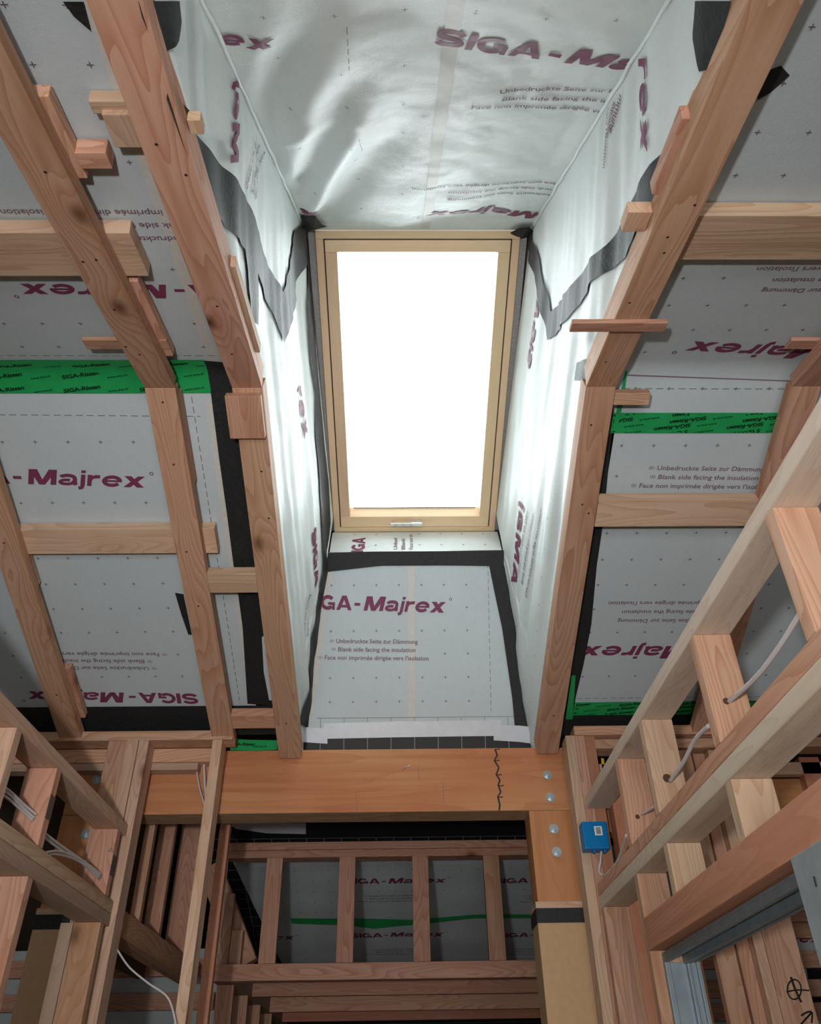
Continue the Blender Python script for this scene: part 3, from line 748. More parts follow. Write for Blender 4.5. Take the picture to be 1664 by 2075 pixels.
strip_obj('tape_strip', BT, sp(-1, [(618, 480), (615, 560), (617, 620), (627, 740), (636, 800), (642, 905), (647, 1010), (649, 1090), (650, 1160), (646, 1190), (632, 1300), (624, 1395), (612, 1467)]),
          sp(-1, [(623, 480), (624, 560), (628, 620), (636, 740), (643, 800), (653, 905), (661, 980), (667, 1060), (668, 1110), (664, 1160), (650, 1240), (640, 1330), (624, 1474)]), mL,
          'long black tape down the left side of the shaft from the skylight corner', n=110, m=5)
strip_obj('tape_strip', BT, sp(1, [(1115, 632), (1157, 590), (1194, 538), (1232, 500), (1266, 436), (1300, 380), (1330, 335), (1367, 293)]),
          sp(1, [(1109, 690), (1157, 647), (1187, 602), (1209, 571), (1243, 541), (1266, 520), (1300, 462), (1345, 380)]), mR, 'black tape rising from the right V to the right rafter', n=60, m=8)
strip_obj('tape_strip', BT, sp(1, [(1080, 462), (1097, 526), (1106, 580), (1115, 632)]), sp(1, [(1073, 489), (1087, 564), (1098, 630), (1109, 690)]), mR,
          'narrow black tape from the upper right skylight corner down to the V', n=40, m=5)
strip_obj('tape_strip', BT, sp(1, [(1172, 735), (1170, 752), (1168, 771)]), sp(1, [(1196, 727), (1198, 750), (1196, 771)]), mR, 'small black tape patch beside the right rafter at the ridge')
strip_obj('tape_strip', BT, sp(1, [(1422, 2), (1416, 75), (1433, 145)]), sp(1, [(1495, 2), (1478, 60), (1450, 140)]), mR, 'black tape patch high on the right side of the shaft')
strip_obj('tape_strip', BT, sp(-1, [(344, 2), (351, 45), (342, 83), (320, 112)]), sp(-1, [(272, 2), (280, 35), (295, 70), (312, 112)]), mL, 'rounded black tape patch high on the left side of the shaft', n=20)
# crumpled tape at the two upper corners of the skylight
for nm, pts in (('left', [(610, 437), (640, 440), (652, 455), (664, 461), (640, 468), (626, 470), (612, 458)]), ('right', [(1034, 470), (1052, 460), (1072, 457), (1082, 466), (1074, 490), (1052, 492), (1044, 496), (1042, 482)])):
    top = [onP(x, y, SO + NS*0.012, NS) for x, y in pts]; c = sum(top, Vector())/len(top)
    random.seed(len(nm)); top = [p + NS*random.uniform(-0.006, 0.008) for p in top]; c += NS*0.014
    poly_obj('tape_knot', BT, [[c, top[i], top[(i+1) % len(top)]] for i in range(len(top))], label='crumpled black tape knot at the upper %s skylight corner' % nm, cat='tape')
pan = lambda u, v: panel(u, v, 0.004)
def pp(pts): return [ppx(*p) for p in pts]
strip_obj('tape_strip', BT, pp([(664, 1120), (760, 1118), (900, 1117), (1021, 1115)]), pp([(656, 1160), (771, 1147), (890, 1146), (1021, 1148)]), pan, 'wide black tape across the top of the lower panel', n=30)
strip_obj('tape_strip', BT, pp([(991, 1146), (1004, 1210), (1017, 1271), (1038, 1415), (1043, 1472)]), pp([(1022, 1146), (1032, 1200), (1048, 1274), (1064, 1355), (1072, 1472)]), pan, 'black tape down the right edge of the lower panel', n=30)
strip_obj('tape_strip', BT, pp([(650, 1160), (640, 1206), (626, 1301), (618, 1400), (608, 1467)]), pp([(664, 1157), (650, 1232), (637, 1310), (631, 1400), (625, 1474)]), pan, 'black tape down the left edge of the lower panel', n=30)
strip_obj('tape_strip', 'white_tape', pp([(656, 1466), (800, 1462), (1016, 1459)]), pp([(656, 1497), (800, 1494), (1010, 1491)]), lambda u, v: panel(u, v, 0.007), 'long white tape along the foot of the lower panel', n=20)
strip_obj('tape_strip', 'white_tape', pp([(604, 1473), (664, 1476)]), pp([(608, 1503), (664, 1507)]), lambda u, v: panel(u, v, 0.009), 'short white tape piece at the lower left panel corner')
strip_obj('tape_strip', 'white_tape', pp([(1000, 1469), (1050, 1470), (1088, 1474)]), pp([(1000, 1500), (1050, 1503), (1088, 1508)]), lambda u, v: panel(u, v, 0.009), 'short white tape piece at the lower right panel corner')
bw = poly_obj('house_wrap', 'dark_wrap', [[panel(-0.50, -0.74, -0.002), panel(0.66, -0.74, -0.002), panel(0.66, -0.92, -0.002), panel(-0.50, -0.92, -0.002)]], label='black house wrap with pale grid lines just above the big beam', cat='house wrap')
comb = [(-0.36, -0.742), (0.62, -0.742), (0.62, -0.745)]
for i in range(9, -1, -1):
    x = -0.345+0.1035*i; comb += [(x+0.003, -0.745), (x+0.003, -0.91), (x, -0.91), (x, -0.745)]
comb.append((-0.36, -0.745))
poly_obj('grid_lines', 'grid_line', [[PO + XV*u - DP*v + NP*0.002 for u, v in comb]], parent=bw)

cm = lambda o: (lambda u, v: uvmap(u, v, o))
def ds(pts): return [pD(*p) for p in pts]
strip_obj('tape_strip', BT, ds([(416, 714), (425, 774), (444, 924), (460, 1037), (474, 1148), (483, 1204), (492, 1270), (502, 1424)]), [(-0.425, 0.03), (-0.425, -0.4), (-0.425, -0.9), (-0.425, -1.44)], cm(0.004), 'long black tape beside the left shaft rafter on the far slope', n=60)
strip_obj('tape_strip', BT, ds([(1245, 780), (1240, 870), (1228, 996), (1220, 1071), (1209, 1146), (1198, 1266), (1183, 1342), (1166, 1413), (1160, 1460)]), [(0.60, -0.06), (0.60, -0.5), (0.60, -1.0), (0.60, -1.52)], cm(0.004), 'long black tape beside the right shaft rafter on the far slope', n=60)
poly_obj('tape_strip', BT, [[uvmap(-3.0, -1.428, 0.003), uvmap(-0.43, -1.432, 0.003), uvmap(-0.43, -1.60, 0.003), uvmap(-3.0, -1.60, 0.003)]], label='black tape band along the left eaves above the wall plate', cat='tape')
poly_obj('tape_strip', BT, [[uvmap(0.58, -1.492, 0.003), uvmap(3.0, -1.492, 0.003), uvmap(3.0, -1.62, 0.003), uvmap(0.58, -1.62, 0.003)]], label='black tape band along the right eaves above the wall plate', cat='tape')
poly_obj('tape_strip', BT, [[uvmap(*p, 0.004) for p in ds([(355, 1200), (372, 1203), (389, 1285), (382, 1285), (368, 1245)])]], label='small black tape tail left of the second rafter', cat='tape')
poly_obj('tape_strip', BT, [[uvmap(*pU(*p), 0.004) for p in [(128, 0), (170, 0), (185, 60), (150, 30)]]], label='dark tape corner at the upper left edge behind the rafter', cat='tape')
poly_obj('tape_strip', BT, [[uvmap(*pU(*p), 0.004) for p in [(1582, 130), (1600, 150), (1560, 185), (1535, 200), (1530, 150)]]], label='black tape corner sticking out right of the upper right rafter', cat='tape')

def green_print(u0, u1, v0, v1, up=True):
    o = []; rows = 3; h = 0.0125
    for r in range(rows+1):
        u = u0 - 0.09*r - 0.1; k = r
        while u < u1:
            v = v0+(v1-v0)*(r-0.15)/rows + 0.10*(u-u0)*0.15
            a = R(8)
            if not up: a += math.pi
            t = txt('SIGA-Rissan', 0, 0.115, h, bold=0.04, shear=0.1) if k % 2 == 0 else txt('www.siga.ch', 0, 0.062, h*0.6, bold=0.02)
            w = 0.115 if k % 2 == 0 else 0.062
            o += xf(t, u+(w if not up else 0), v+(h if not up else 0), a)
            u += 0.135 if k % 2 == 0 else 0.095; k += 1
    return clip(o, lambda x, y: u0+0.002 < x < u1-0.002 and v0+0.001 < y < v1-0.001)
def green(u0, u1, v0, v1, label, up=True, off=0.004, pu0=None, pu1=None):
    g = grid_obj('tape_strip', 'green', lambda a, b: uvmap(u0+(u1-u0)*a, v0+(v1-v0)*b, off), 30, 4, label=label, cat='tape')
    prints('print', g, lambda u, v: uvmap(u, v, off+0.001), [('green_ink', green_print(pu0 or u0, pu1 or u1, v0, v1, up))])
    return g
green(-2.6, -0.566, pD(200, 796)[1], pU(200, 727)[1], 'printed green tape along the ridge left of the shaft', True, pu0=-1.6)
green(0.675, 2.4, pD(1420, 876)[1], pD(1420, 835)[1], 'printed green tape across the far slope right of the shaft', False, off=0.005, pu1=1.5)
green(0.705, 2.4, pD(1300, 1446)[1], pD(1300, 1420)[1], 'printed green tape along the foot of the right far slope', True, off=0.005, pu1=1.6)
poly_obj('tape_strip', 'green', [[uvmap(*p, 0.006) for p in ds([(1267, 750), (1271, 750), (1262, 815), (1250, 870), (1240, 872), (1252, 815)])]], label='thin vertical green tape edge beside the right shaft rafter', cat='tape')
poly_obj('tape_strip', 'green', [[uvmap(*p, 0.006) for p in ds([(1158, 1366), (1166, 1366), (1160, 1455), (1146, 1455)])]], label='thin green tape strip beside the foot of the right shaft rafter', cat='tape')
gl = poly_obj('tape_strip', 'green', [[Vector(onY(*p, 3.225)) for p in [(468, 1497), (500, 1499), (562, 1500), (562, 1519), (520, 1521), (466, 1520)]]], label='crumpled green tape scrap at the left end of the beam top', cat='tape')
prints('print', gl, lambda u, v: Vector((u, 3.222, v)), [('green_ink', xf(txt('SIGA-Rissan', 0, 0.10, 0.012, bold=0.04), -0.69, 1.212, 0) + xf(txt('www.siga.ch', 0, 0.06, 0.008, bold=0.02), -0.60, 1.204, 0))])
poly_obj('sheet_flap', 'white_tape', [[uvmap(*p, 0.005) for p in ds([(531, 1289), (538, 1285), (560, 1290), (570, 1417), (546, 1417), (535, 1360)])]], label='white sheet flap showing left of the foot of the shaft rafter', cat='membrane')

# ================================================================== RAFTERS
RF = 'flat timber rafters under the sheets'
def rafter(kind, x0, x1, s0, s1, mat, label):
    th = 0.074 if x1 in (-0.395, 0.648) else 0.038
    return sbox('rafter', mat, kind, x0, x1, s0, s1, 0.0, th, label=label, cat='rafter', cut0=None, cut1=None)
def nails(par, kind, pts):
    for x, y in pts:
        u, s = pus(kind, x, y, 0.0); c = plane(kind, u, s, -0.001); d, n = (DD, ND) if kind == 'D' else (DU, NU)
        P = [c + XV*0.0035*math.cos(a) + d*0.0035*math.sin(a) for a in [k*math.pi/4 for k in range(8)]]
        poly_obj('nail', 'gasket', [P], parent=par)
LE = 1.529
r = rafter('D', -1.338, -1.249, 0.0, LE, 'fir', 'outermost left rafter on the far slope, crossing the left edge'); nails(r, 'D', [(8, 1100), (115, 1408)])
r = rafter('D', -0.739, -0.650, 0.0, LE+0.01, 'fir', 'second rafter left of the shaft on the far slope'); nails(r, 'D', [(330, 815), (352, 941), (378, 1118), (402, 1228)])
r = rafter('D', -0.484, -0.395, 0.0, 1.630, 'fir', 'rafter along the left side of the shaft on the far slope'); nails(r, 'D', [(516, 880), (530, 955), (545, 1050), (580, 1466)])
r = rafter('D', 0.559, 0.648, 0.0, 1.618, 'fir', 'rafter along the right side of the shaft on the far slope'); nails(r, 'D', [(1198, 861), (1180, 1022), (1193, 1040), (1122, 1450)])
rafter('D', 1.172, 1.261, 0.0, LE, 'fir', 'far right rafter partly hidden behind the framed partition')
r = rafter('U', -0.739, -0.650, 0.0, 2.0, 'fir', 'second rafter left of the shaft on the near slope'); nails(r, 'U', [(92, 348), (168, 530), (195, 526), (232, 627), (255, 702), (283, 718)])
r = rafter('U', -0.484, -0.395, 0.0, 2.0, 'fir', 'knotty rafter along the left side of the shaft on the near slope'); nails(r, 'U', [(317, 292), (377, 354), (440, 620), (470, 717)])
r = rafter('U', 0.559, 0.648, 0.0, 2.0, 'fir', 'rafter with a big split knot along the right side of the shaft, near slope'); nails(r, 'U', [(1408, 415), (1353, 480), (1346, 512), (1276, 613), (1228, 733)])
rafter('U', 1.172, 1.261, 0.0, 2.0, 'fir', 'rafter near the upper right edge on the near slope')

# purlins, shims and scabs, each by the pixels it spans on its own slope
def purlin(kind, pts, mat, label, o0=0.038, o1=0.076, name='purlin', cat='timber batten', x0=None, x1=None):
    q = [pus(kind, x, y, o0) for x, y in pts]
    a, b = min(p[0] for p in q), max(p[0] for p in q); c, d = min(p[1] for p in q), max(p[1] for p in q)
    return sbox(name, mat, kind, x0 if x0 is not None else a, x1 if x1 is not None else b, c, d, o0, o1, label=label, cat=cat)
purlin('U', [(262, 472), (262, 560)], 'fir_pale', 'wide pale batten above the near-slope rafter at the left edge', x0=-2.4)
purlin('U', [(205, 232), (350, 300)], 'fir_pale', 'thick pale block left of the upper left shaft rafter', o1=0.074, x1=-0.485)
purlin('U', [(350, 243), (414, 273)], 'fir_pale', 'short batten end sticking out right of the upper left shaft rafter', o0=0.036, o1=0.060, x0=-0.394)
purlin('U', [(178, 205), (300, 232)], 'fir_pale', 'pale block stacked above the thick block near the top left', o0=0.050, o1=0.078, x1=-0.485)
purlin('U', [(150, 310), (228, 343)], 'fir', 'small pink block beside the second left rafter, near slope', name='shim', cat='shim')
def skew(kind, a, b, w, mat, label, o0=0.040, o1=0.070, name='scab', cat='shim'):
    """thin piece laid along the rafters between pixels a and b"""
    p, q = pus(kind, *a, o0), pus(kind, *b, o0)
    return sbox(name, mat, kind, (p[0]+q[0])/2-w/2, (p[0]+q[0])/2+w/2, min(p[1], q[1]), max(p[1], q[1]), o0, o1, label=label, cat=cat)
skew('U', (90, 195), (150, 362), 0.035, 'fir', 'long scab beside the second left rafter near the top left')
skew('U', (275, 570), (330, 722), 0.035, 'fir', 'thin scab right of the second left rafter just before the ridge')
skew('U', (465, 540), (516, 715), 0.030, 'fir_pale', 'pale scab against the shaft side of the left shaft rafter', o0=0.038)
purlin('U', [(165, 690), (345, 708)], 'fir', 'splintered shim across the second left rafter below the logo', o0=0.038, o1=0.050, name='shim', cat='shim')
purlin('D', [(10, 1073), (442, 1121)], 'fir_pale', 'long knotty batten across the two left rafters', x0=-2.4)
purlin('D', [(417, 1163), (520, 1201)], 'fir_pale', 'short batten between second rafter and left shaft rafter', o0=0.0, o1=0.038, x0=-0.650, x1=-0.484)
purlin('D', [(470, 1450), (551, 1476)], 'fir', 'low short block between second rafter and left shaft rafter', o0=0.0, o1=0.038, x0=-0.650, x1=-0.484)
skew('D', (357, 795), (383, 980), 0.030, 'fir', 'tapered scab right of the second rafter on the far slope')
skew('D', (45, 1128), (68, 1190), 0.035, 'fir', 'small scab right of the outermost left rafter')
skew('D', (132, 1355), (162, 1455), 0.040, 'fir', 'lower scab right of the outermost left rafter')
sbox('gusset_block', 'fir', 'D', -0.503, -0.398, 0.015, 0.155, -0.026, -0.0005, label='square block nailed under the left shaft rafter at the ridge', cat='block')
purlin('U', [(1400, 437), (1664, 527)], 'fir_pale', 'wide batten behind the upper right rafter running off the right edge', x0=0.649, x1=2.6)
skew('U', (1395, 240), (1342, 395), 0.035, 'fir', 'long scab on the shaft side of the upper right rafter', o0=0.036)
purlin('U', [(1302, 430), (1330, 470)], 'fir_pale', 'short split end sticking out left of the upper right rafter', o0=0.030, o1=0.060, x0=0.505, x1=0.558)
purlin('U', [(1160, 655), (1345, 673)], 'fir', 'splintered shim poking through under the right rafter near the ridge', o0=-0.014, o1=-0.0005, name='shim', cat='shim')
purlin('D', [(1215, 797), (1315, 821)], 'fir', 'small block right of the right shaft rafter at the ridge', o0=0.0, o1=0.030, x0=0.649, name='shim', cat='shim')
purlin('D', [(1214, 1013), (1540, 1066)], 'fir_pale', 'long batten from the right shaft rafter to the far right rafter', o0=0.0, o1=0.040, x0=0.650, x1=1.171)
skew('D', (1625, 800), (1600, 880), 0.040, 'fir', 'scab beside the far right rafter', o0=0.040)
purlin('U', [(1605, 690), (1664, 708)], 'fir', 'shim crossing the far right rafter before the ridge', o0=0.038, o1=0.050, name='shim', cat='shim', x1=1.35)

# ================================================================== BEAM, POSTS, PLATES
BY = 3.24
beam = abox('header_beam', 'beam', -1.315, 0.700, BY, BY+0.135, 0.945, 1.198, label='big orange laminated beam spanning between the two wrapped posts', cat='beam', matu='beam_under', bev=0.003)
# dark wavy stain line and pencil marks on the beam
pts = [onY(x, y, BY-0.0012) for x, y in [(1003, 1518), (1008, 1530), (1002, 1541), (1011, 1555), (1006, 1570), (1013, 1580), (1010, 1592), (1015, 1604), (1009, 1615), (1013, 1630), (1012, 1642)]]
polys = []
for i in range(len(pts)-1):
    a, b = pts[i], pts[i+1]; polys.append([a-XV*0.003, a+XV*0.004, b+XV*0.003, b-XV*0.004])
    if i % 2 == 0: polys.append([a, a+XV*0.022+ZV*0.003, a+XV*0.020-ZV*0.002, a-ZV*0.003])
poly_obj('stain_line', 'gasket', polys, parent=beam, label='dark wavy stain line')
polys = []
for a, b in (((816, 1559), (826, 1554)), ((826, 1554), (834, 1550)), ((848, 1552), (850, 1583)), ((898, 1583), (900, 1630)), ((722, 1606), (724, 1648))):
    p, q = onY(*a, BY-0.001), onY(*b, BY-0.001); t = (q-p).normalized(); w = Vector((-t.z, 0, t.x))*0.0007
    polys.append([p-w, p+w, q+w, q-w])
poly_obj('pencil_mark', 'ink', polys, parent=beam)
tube('bent_nail', 'zinc', [onY(815, 1560, BY-0.002), onY(822, 1556, BY-0.02), onY(833, 1550, BY-0.026)], 0.0015, parent=beam)
def bolt(x, z, y, label):
    b = empty('bolt', (x, y, z), label, 'bolt')
    def cyl(nm, r, y0, y1, n, mat):
        bm = bmesh.new(); bmesh.ops.create_cone(bm, cap_ends=True, segments=n, radius1=r, radius2=r*0.96, depth=y1-y0)
        bmesh.ops.rotate(bm, matrix=Matrix.Rotation(R(90), 3, 'X'), verts=bm.verts); bmesh.ops.translate(bm, vec=(0, (y0+y1)/2, 0), verts=bm.verts)
        me = bpy.data.meshes.new(nm); bm.to_mesh(me); bm.free(); o = bpy.data.objects.new(nm, me); COL.objects.link(o); me.materials.append(M[mat]); o.parent = b; return o
    cyl('washer', 0.0195, -0.003, 0.0, 28, 'zinc'); cyl('bolt_head', 0.0112, -0.013, -0.003, 6, 'steel_light'); cyl('bolt_tip', 0.006, -0.018, -0.013, 14, 'zinc')
bolt(0.601, 1.083, BY, 'topmost of the four round bolts on the right beam end')
bolt(0.604, 0.994, BY, 'lower washered bolt through the right end of the beam')
bolt(0.602, 0.873, BY-0.001, 'upper bolt on the orange post below the beam')
bolt(0.603, 0.788, BY-0.001, 'lowest washered bolt on the orange post')
bolt(-1.211, 1.084, BY, 'bolt on the left beam end seen past the sloping plate')
bolt(-1.207, 0.873, BY-0.001, 'bolt on the left post, half hidden by a stud')
abox('post', 'post', 0.512, 0.680, BY, BY+0.135, 0.612, 0.944, label='orange timber top of the right post under the beam', cat='post')
abox('post', 'post', -1.315, -1.145, BY, BY+0.135, 0.612, 0.944, label='orange timber top of the left post behind the left partition', cat='post')
for x0, x1, nm in ((0.503, 0.686, 'right'), (-1.322, -1.138, 'left')):
    c = abox('cardboard_wrap', 'card', x0, x1, BY-0.007, BY+0.142, FL, 0.612, label='brown cardboard wrapped round the %s post below its black band' % nm, cat='post wrap')
    abox('cardboard_edge', 'fir_pale', x0-0.001, x1+0.001, BY-0.008, BY+0.143, 0.590, 0.614, parent=c, bev=0)
    abox('tape_band', BT, x0-0.002, x1+0.002, BY-0.009, BY+0.144, 0.543, 0.592, parent=c, bev=0)
abox('top_plate', 'fir', -2.6, -0.655, 3.085, 3.174, 1.186, 1.224, label='left top plate carrying the rafter feet', cat='wall plate')
abox('top_plate', 'fir', -2.6, -0.70, 3.175, 3.236, 1.130, 1.185, label='second plate tucked behind the left top plate', cat='wall plate')
abox('nailer', 'fir_grey', -2.6, -0.80, 3.180, 3.238, 1.100, 1.129, label='thin grey nailer below the left plates above the beam face', cat='nailer')
abox('top_plate', 'fir', 0.70, 3.2, 3.085, 3.174, 1.190, 1.228, label='right top plate running off behind the partition', cat='wall plate')
abox('top_plate', 'fir', 0.70, 3.2, 3.10, 3.189, 1.140, 1.178, label='lower right plate under the right top plate', cat='wall plate')
abox('nailer', 'fir_pale', 0.79, 3.2, 3.190, 3.228, 1.060, 1.110, label='pale nailer behind the right plates', cat='nailer')
abox('header_beam', 'beam', 0.80, 3.2, 3.24, 3.33, 0.86, 1.06, label='orange beam continuing in shade right of the partition studs', cat='beam', matu='beam_under')
# studs of the cross wall
def stud(x0, x1, y0, y1, z0, z1, mat, label, **k):
    return abox('wall_stud', mat, x0, x1, y0, y1, z0, z1, label=label, cat='stud', **k)
stud(-1.020, -0.982, 3.085, 3.174, FL, 1.186, 'fir_pale', 'tall pale stud ending the left partition')
so = stud(-1.065, -1.022, 3.080, 3.172, FL, 1.186, 'fir_pale', 'wavy-grained stud doubled against the tall pale stud')
sb = stud(-1.140, -1.067, 3.088, 3.126, FL, 1.186, 'fir', 'wide pink stud face with a chalk loop')
o_ = [onY(231+10*math.cos(a), 1600+11*math.sin(a)*1.2, 3.0865) for a in [k*math.pi/8 for k in range(16)]]
tube('chalk_loop', 'chalk', [onY(225+9*math.cos(a)+3, 1600+11*math.sin(a), 3.0865) for a in [k*math.pi/6 for k in range(13)]], 0.0009, parent=sb)
st = stud(-0.733, -0.695, 3.085, 3.174, FL, 1.186, 'fir_pale', 'lone pale stud with a worn grey side, left of the beam opening')
stud(0.662, 0.699, 3.085, 3.174, FL, 1.189, 'fir_pale', 'pale knotted stud beside the orange post')
stud(0.700, 0.738, 3.088, 3.176, FL, 1.189, 'fir', 'middle stud of the three at the right partition end')
stud(0.739, 0.779, 3.092, 3.180, FL, 1.189, 'fir_red', 'pinkish stud of the three at the right partition end')
poly_obj('yellow_strap', 'yellow', [[onY(*p, 3.19) for p in [(1218, 1536), (1224, 1537), (1228, 1570), (1221, 1566)]]], label='short yellow plastic strap behind the right partition studs', cat='strap')

# ================================================================== RIGHT PARTITION
XR, XW = 0.704, 0.089
def py(x, y, X): return onX(x, y, X).y
abox('partition_plate', 'cream', XR, XR+XW, 0.2, 3.083, 0.903, 0.943, label='top plate of the right partition, pale edge and shaded underside', cat='wall plate')
abox('partition_plate', 'fir', XR, XR+XW, 0.2, 3.083, 0.600, 0.638, label='upper pink plate of the doubled plates in the right partition', cat='wall plate')
abox('partition_plate', 'cream', XR, XR+XW, 0.2, 3.083, 0.558, 0.5985, label='lower creamy plate of the doubled plates in the right partition', cat='wall plate')
def pst(Y, z0, z1, mat, label, dx=0.0):
    return abox('partition_stud', mat, XR+dx, XR+dx+XW, Y, Y+0.038, z0, z1, label=label, cat='stud')
pst(1.200, 0.639, 0.902, 'fir', 'nearest short stud above the doubled plates, right edge')
n2 = pst(1.705, 0.639, 0.902, 'fir', 'notched pink short stud with a cable hole')
n3 = pst(2.222, 0.639, 0.902, 'fir_pale', 'pale yellow short stud with a drilled hole')
n4 = pst(2.546, 0.639, 0.902, 'fir', 'reddish short stud with a thin cable hole')
pst(1.700, 0.436, 0.557, 'fir_pale', 'pale yellow stub above the door header, nearest the camera')
pst(2.208, 0.436, 0.557, 'fir_pale', 'middle yellow stub above the door header')
pst(2.545, FL, 0.557, 'fir', 'door side stud running down to the floor beside the steel jamb')
pst(3.030, FL, 0.557, 'fir', 'knotty stud below the doubled plates near the orange post')
stud(0.795, 0.833, 3.04, 3.12, FL, 1.0, 'fir_red', 'narrow red stud right of the blue box')
abox('door_header', 'fir_red', XR-0.004, XR+XW, 0.9, 2.543, 0.352, 0.435, label='dark red header plank above the steel door frame', cat='header')
def hole(par, x, y, X, Yf, r=0.011):
    c = Vector((onY(x, y, Yf).x, Yf-0.0008, onY(x, y, Yf).z))
    poly_obj('drilled_hole', 'hole', [[c + XV*r*math.cos(a) + ZV*r*math.sin(a) for a in [k*math.pi/7 for k in range(14)]]], parent=par)
hole(n2, 1472, 1421, 0, 1.705, 0.008); hole(n3, 1352, 1577, 0, 2.222, 0.012); hole(n4, 1292, 1655, 0, 2.546, 0.007)
# steel door frame
sf = empty('steel_door_frame', (0.75, 2.0, FL), 'galvanised steel door frame under the red header', 'door frame')
def fb(name, x0, x1, y0, y1, z0, z1, mat='steel', **k): return abox(name, mat, x0, x1, y0, y1, z0, z1, parent=sf, bev=0.001, **k)
fb('head', 0.734, 0.832, 1.43, 2.540, 0.340, 0.346)
fb('head_lip', 0.734, 0.746, 1.43, 2.540, 0.322, 0.340)
fb('head_stop', 0.790, 0.806, 1.43, 2.540, 0.318, 0.340)
fb('head_lip', 0.826, 0.834, 1.43, 2.540, 0.322, 0.340)
fb('jamb', 0.734, 0.832, 2.536, 2.543, FL, 0.322)
fb('jamb_lip', 0.734, 0.748, 2.522, 2.536, FL, 0.322)
fb('jamb_stop', 0.794, 0.802, 2.516, 2.536, FL, 0.318)
fb('jamb_lip', 0.822, 0.832, 2.522, 2.536, FL, 0.322)
jx = 0.694
j = fb('near_jamb', jx, jx+0.008, 1.30, 1.505, FL, 0.350, mat='steel_light')
fb('near_jamb_return', jx+0.008, 0.80, 1.497, 1.505, FL, 0.33, mat='steel_light')
p0 = onX(1650, 1776, jx-0.0005); p1 = onX(1655, 1797, jx-0.0005)
tube('slot', 'black', [p0, (p0+p1)/2, p1], 0.0018, parent=j)
# blue box
bbx = abox('outlet_box', 'blue', 0.665, 0.757, 3.020, 3.082, 0.744, 0.840, label='bright blue plastic electrical box with a bar code sticker', cat='electrical box', bev=0.006)
stk = abox('sticker', 'label', 0.708, 0.736, 3.0185, 3.0198, 0.790, 0.822, parent=bbx, bev=0)
poly_obj('bar_code', 'black', [[Vector((0.7135, 3.0180, z-0.021)), Vector((0.7305, 3.0180, z-0.021)), Vector((0.7305, 3.0180, z-0.021+w)), Vector((0.7135, 3.0180, z-0.021+w))] for z, w in ((0.816, 0.0015), (0.8185, 0.001), (0.8205, 0.002), (0.8235, 0.001), (0.8255, 0.0022), (0.829, 0.001), (0.8312, 0.0018), (0.8345, 0.001), (0.8365, 0.0018))], parent=stk)
for xx in (0.700, 0.738): abox('nail_lug', 'blue', xx-0.004, xx+0.004, 3.03, 3.05, 0.734, 0.745, parent=bbx, bev=0.001)
# cables of the right partition
tube('cable', 'cable', [onX(1626, 1236, 0.748), onX(1580, 1310, 0.746), onX(1530, 1375, 0.747), onX(1472, 1426, 0.748)], 0.0055, label='thick white cable entering the notched pink stud', cat='cable')
tube('cable', 'cable', [onX(1437, 1470, 0.752), onX(1408, 1500, 0.750), onX(1385, 1545, 0.750), onX(1357, 1584, 0.750)], 0.0055, label='white cable curving into the pale yellow stud', cat='cable')
tube('cable', 'cable', [onX(1330, 1633, 0.752), onX(1310, 1645, 0.750), onX(1292, 1655, 0.750)], 0.004, label='short thin cable entering the reddish short stud', cat='cable')
tube('cable', 'cable', [onY(1270, 1692, 2.60), onY(1258, 1730, 2.75), onY(1245, 1755, 2.85), onY(1225, 1776, 2.98)], 0.0045, label='cable rising behind the plates toward the blue box', cat='cable')
tube('cable', 'cable', [onY(1219, 1722, 3.06), onY(1217, 1745, 3.06), onY(1214, 1765, 3.07), onY(1221, 1773, 3.075)], 0.0045, label='cable stub hanging below the blue box', cat='cable')

# ================================================================== LEFT PARTITION
XL = -1.000
abox('partition_plate', 'fir_pale', XL-XW, XL, 0.2, 3.083, 0.822, 0.861, label='top plate of the left partition with a split at its end', cat='wall plate')
abox('partition_plate', 'fir_pale', XL-XW, XL, 0.2, 3.083, 0.565, 0.604, label='upper of the doubled plates in the left partition', cat='wall plate')
abox('partition_plate', 'fir_grey', XL-XW, XL, 0.2, 3.083, 0.524, 0.5635, label='lower grey plate of the doubled plates in the left partition', cat='wall plate')
def lst(Y, z0, z1, mat, label): return abox('partition_stud', mat, XL-XW, XL, Y, Y+0.038, z0, z1, label=label, cat='stud')
lst(2.036, 0.605, 0.821, 'fir_pale', 'short stud nearest the left edge above the doubled plates')
m1 = lst(2.346, 0.605, 0.821, 'fir', 'short pink stud with three grey cables and a steel plate')
m2 = lst(2.979, 0.605, 0.821, 'fir', 'short pink stud with a pencilled letter beside the tall pale stud')
lst(2.334, FL, 0.523, 'fir', 'big pink stud at the lower left edge')
lst(2.990, FL, 0.523, 'fir', 'lower pink stud beside the tall pale stud, standing on the floor')
stud(-1.135, -1.093, 2.995, 3.06, FL, 0.523, 'fir_grey', 'pale grey stud between cardboard post and lower pink stud')
for par, Y, z0, z1, nm in ((m1, 2.346, 0.700, 0.745, ''), (m2, 2.979, 0.690, 0.735, '')):
    abox('nail_plate', 'nail_plate', XL-0.0005, XL+0.0015, Y+0.001, Y+0.037, z0-0.02, z1, parent=par, bev=0, label='dark steel nail plate')
t = xf(txt('A', 0, 0.02, 0.02), onY(219, 1722, 2.978).x, onY(219, 1728, 2.978).z)
prints('pencil_letter', m2, lambda u, v: Vector((u, 2.978, v)), [('ink', t)])
def bundle(ptsf, n, label, r=0.0038):
    for i in range(n):
        dx = (i-(n-1)/2)
        tube('cable', 'cable', [p + Vector((0.003*dx, 0.0, 0.0075*dx*(1+0.25*math.sin(k*1.9+i)))) for k, p in enumerate(ptsf)], r, label=label[i], cat='cable')
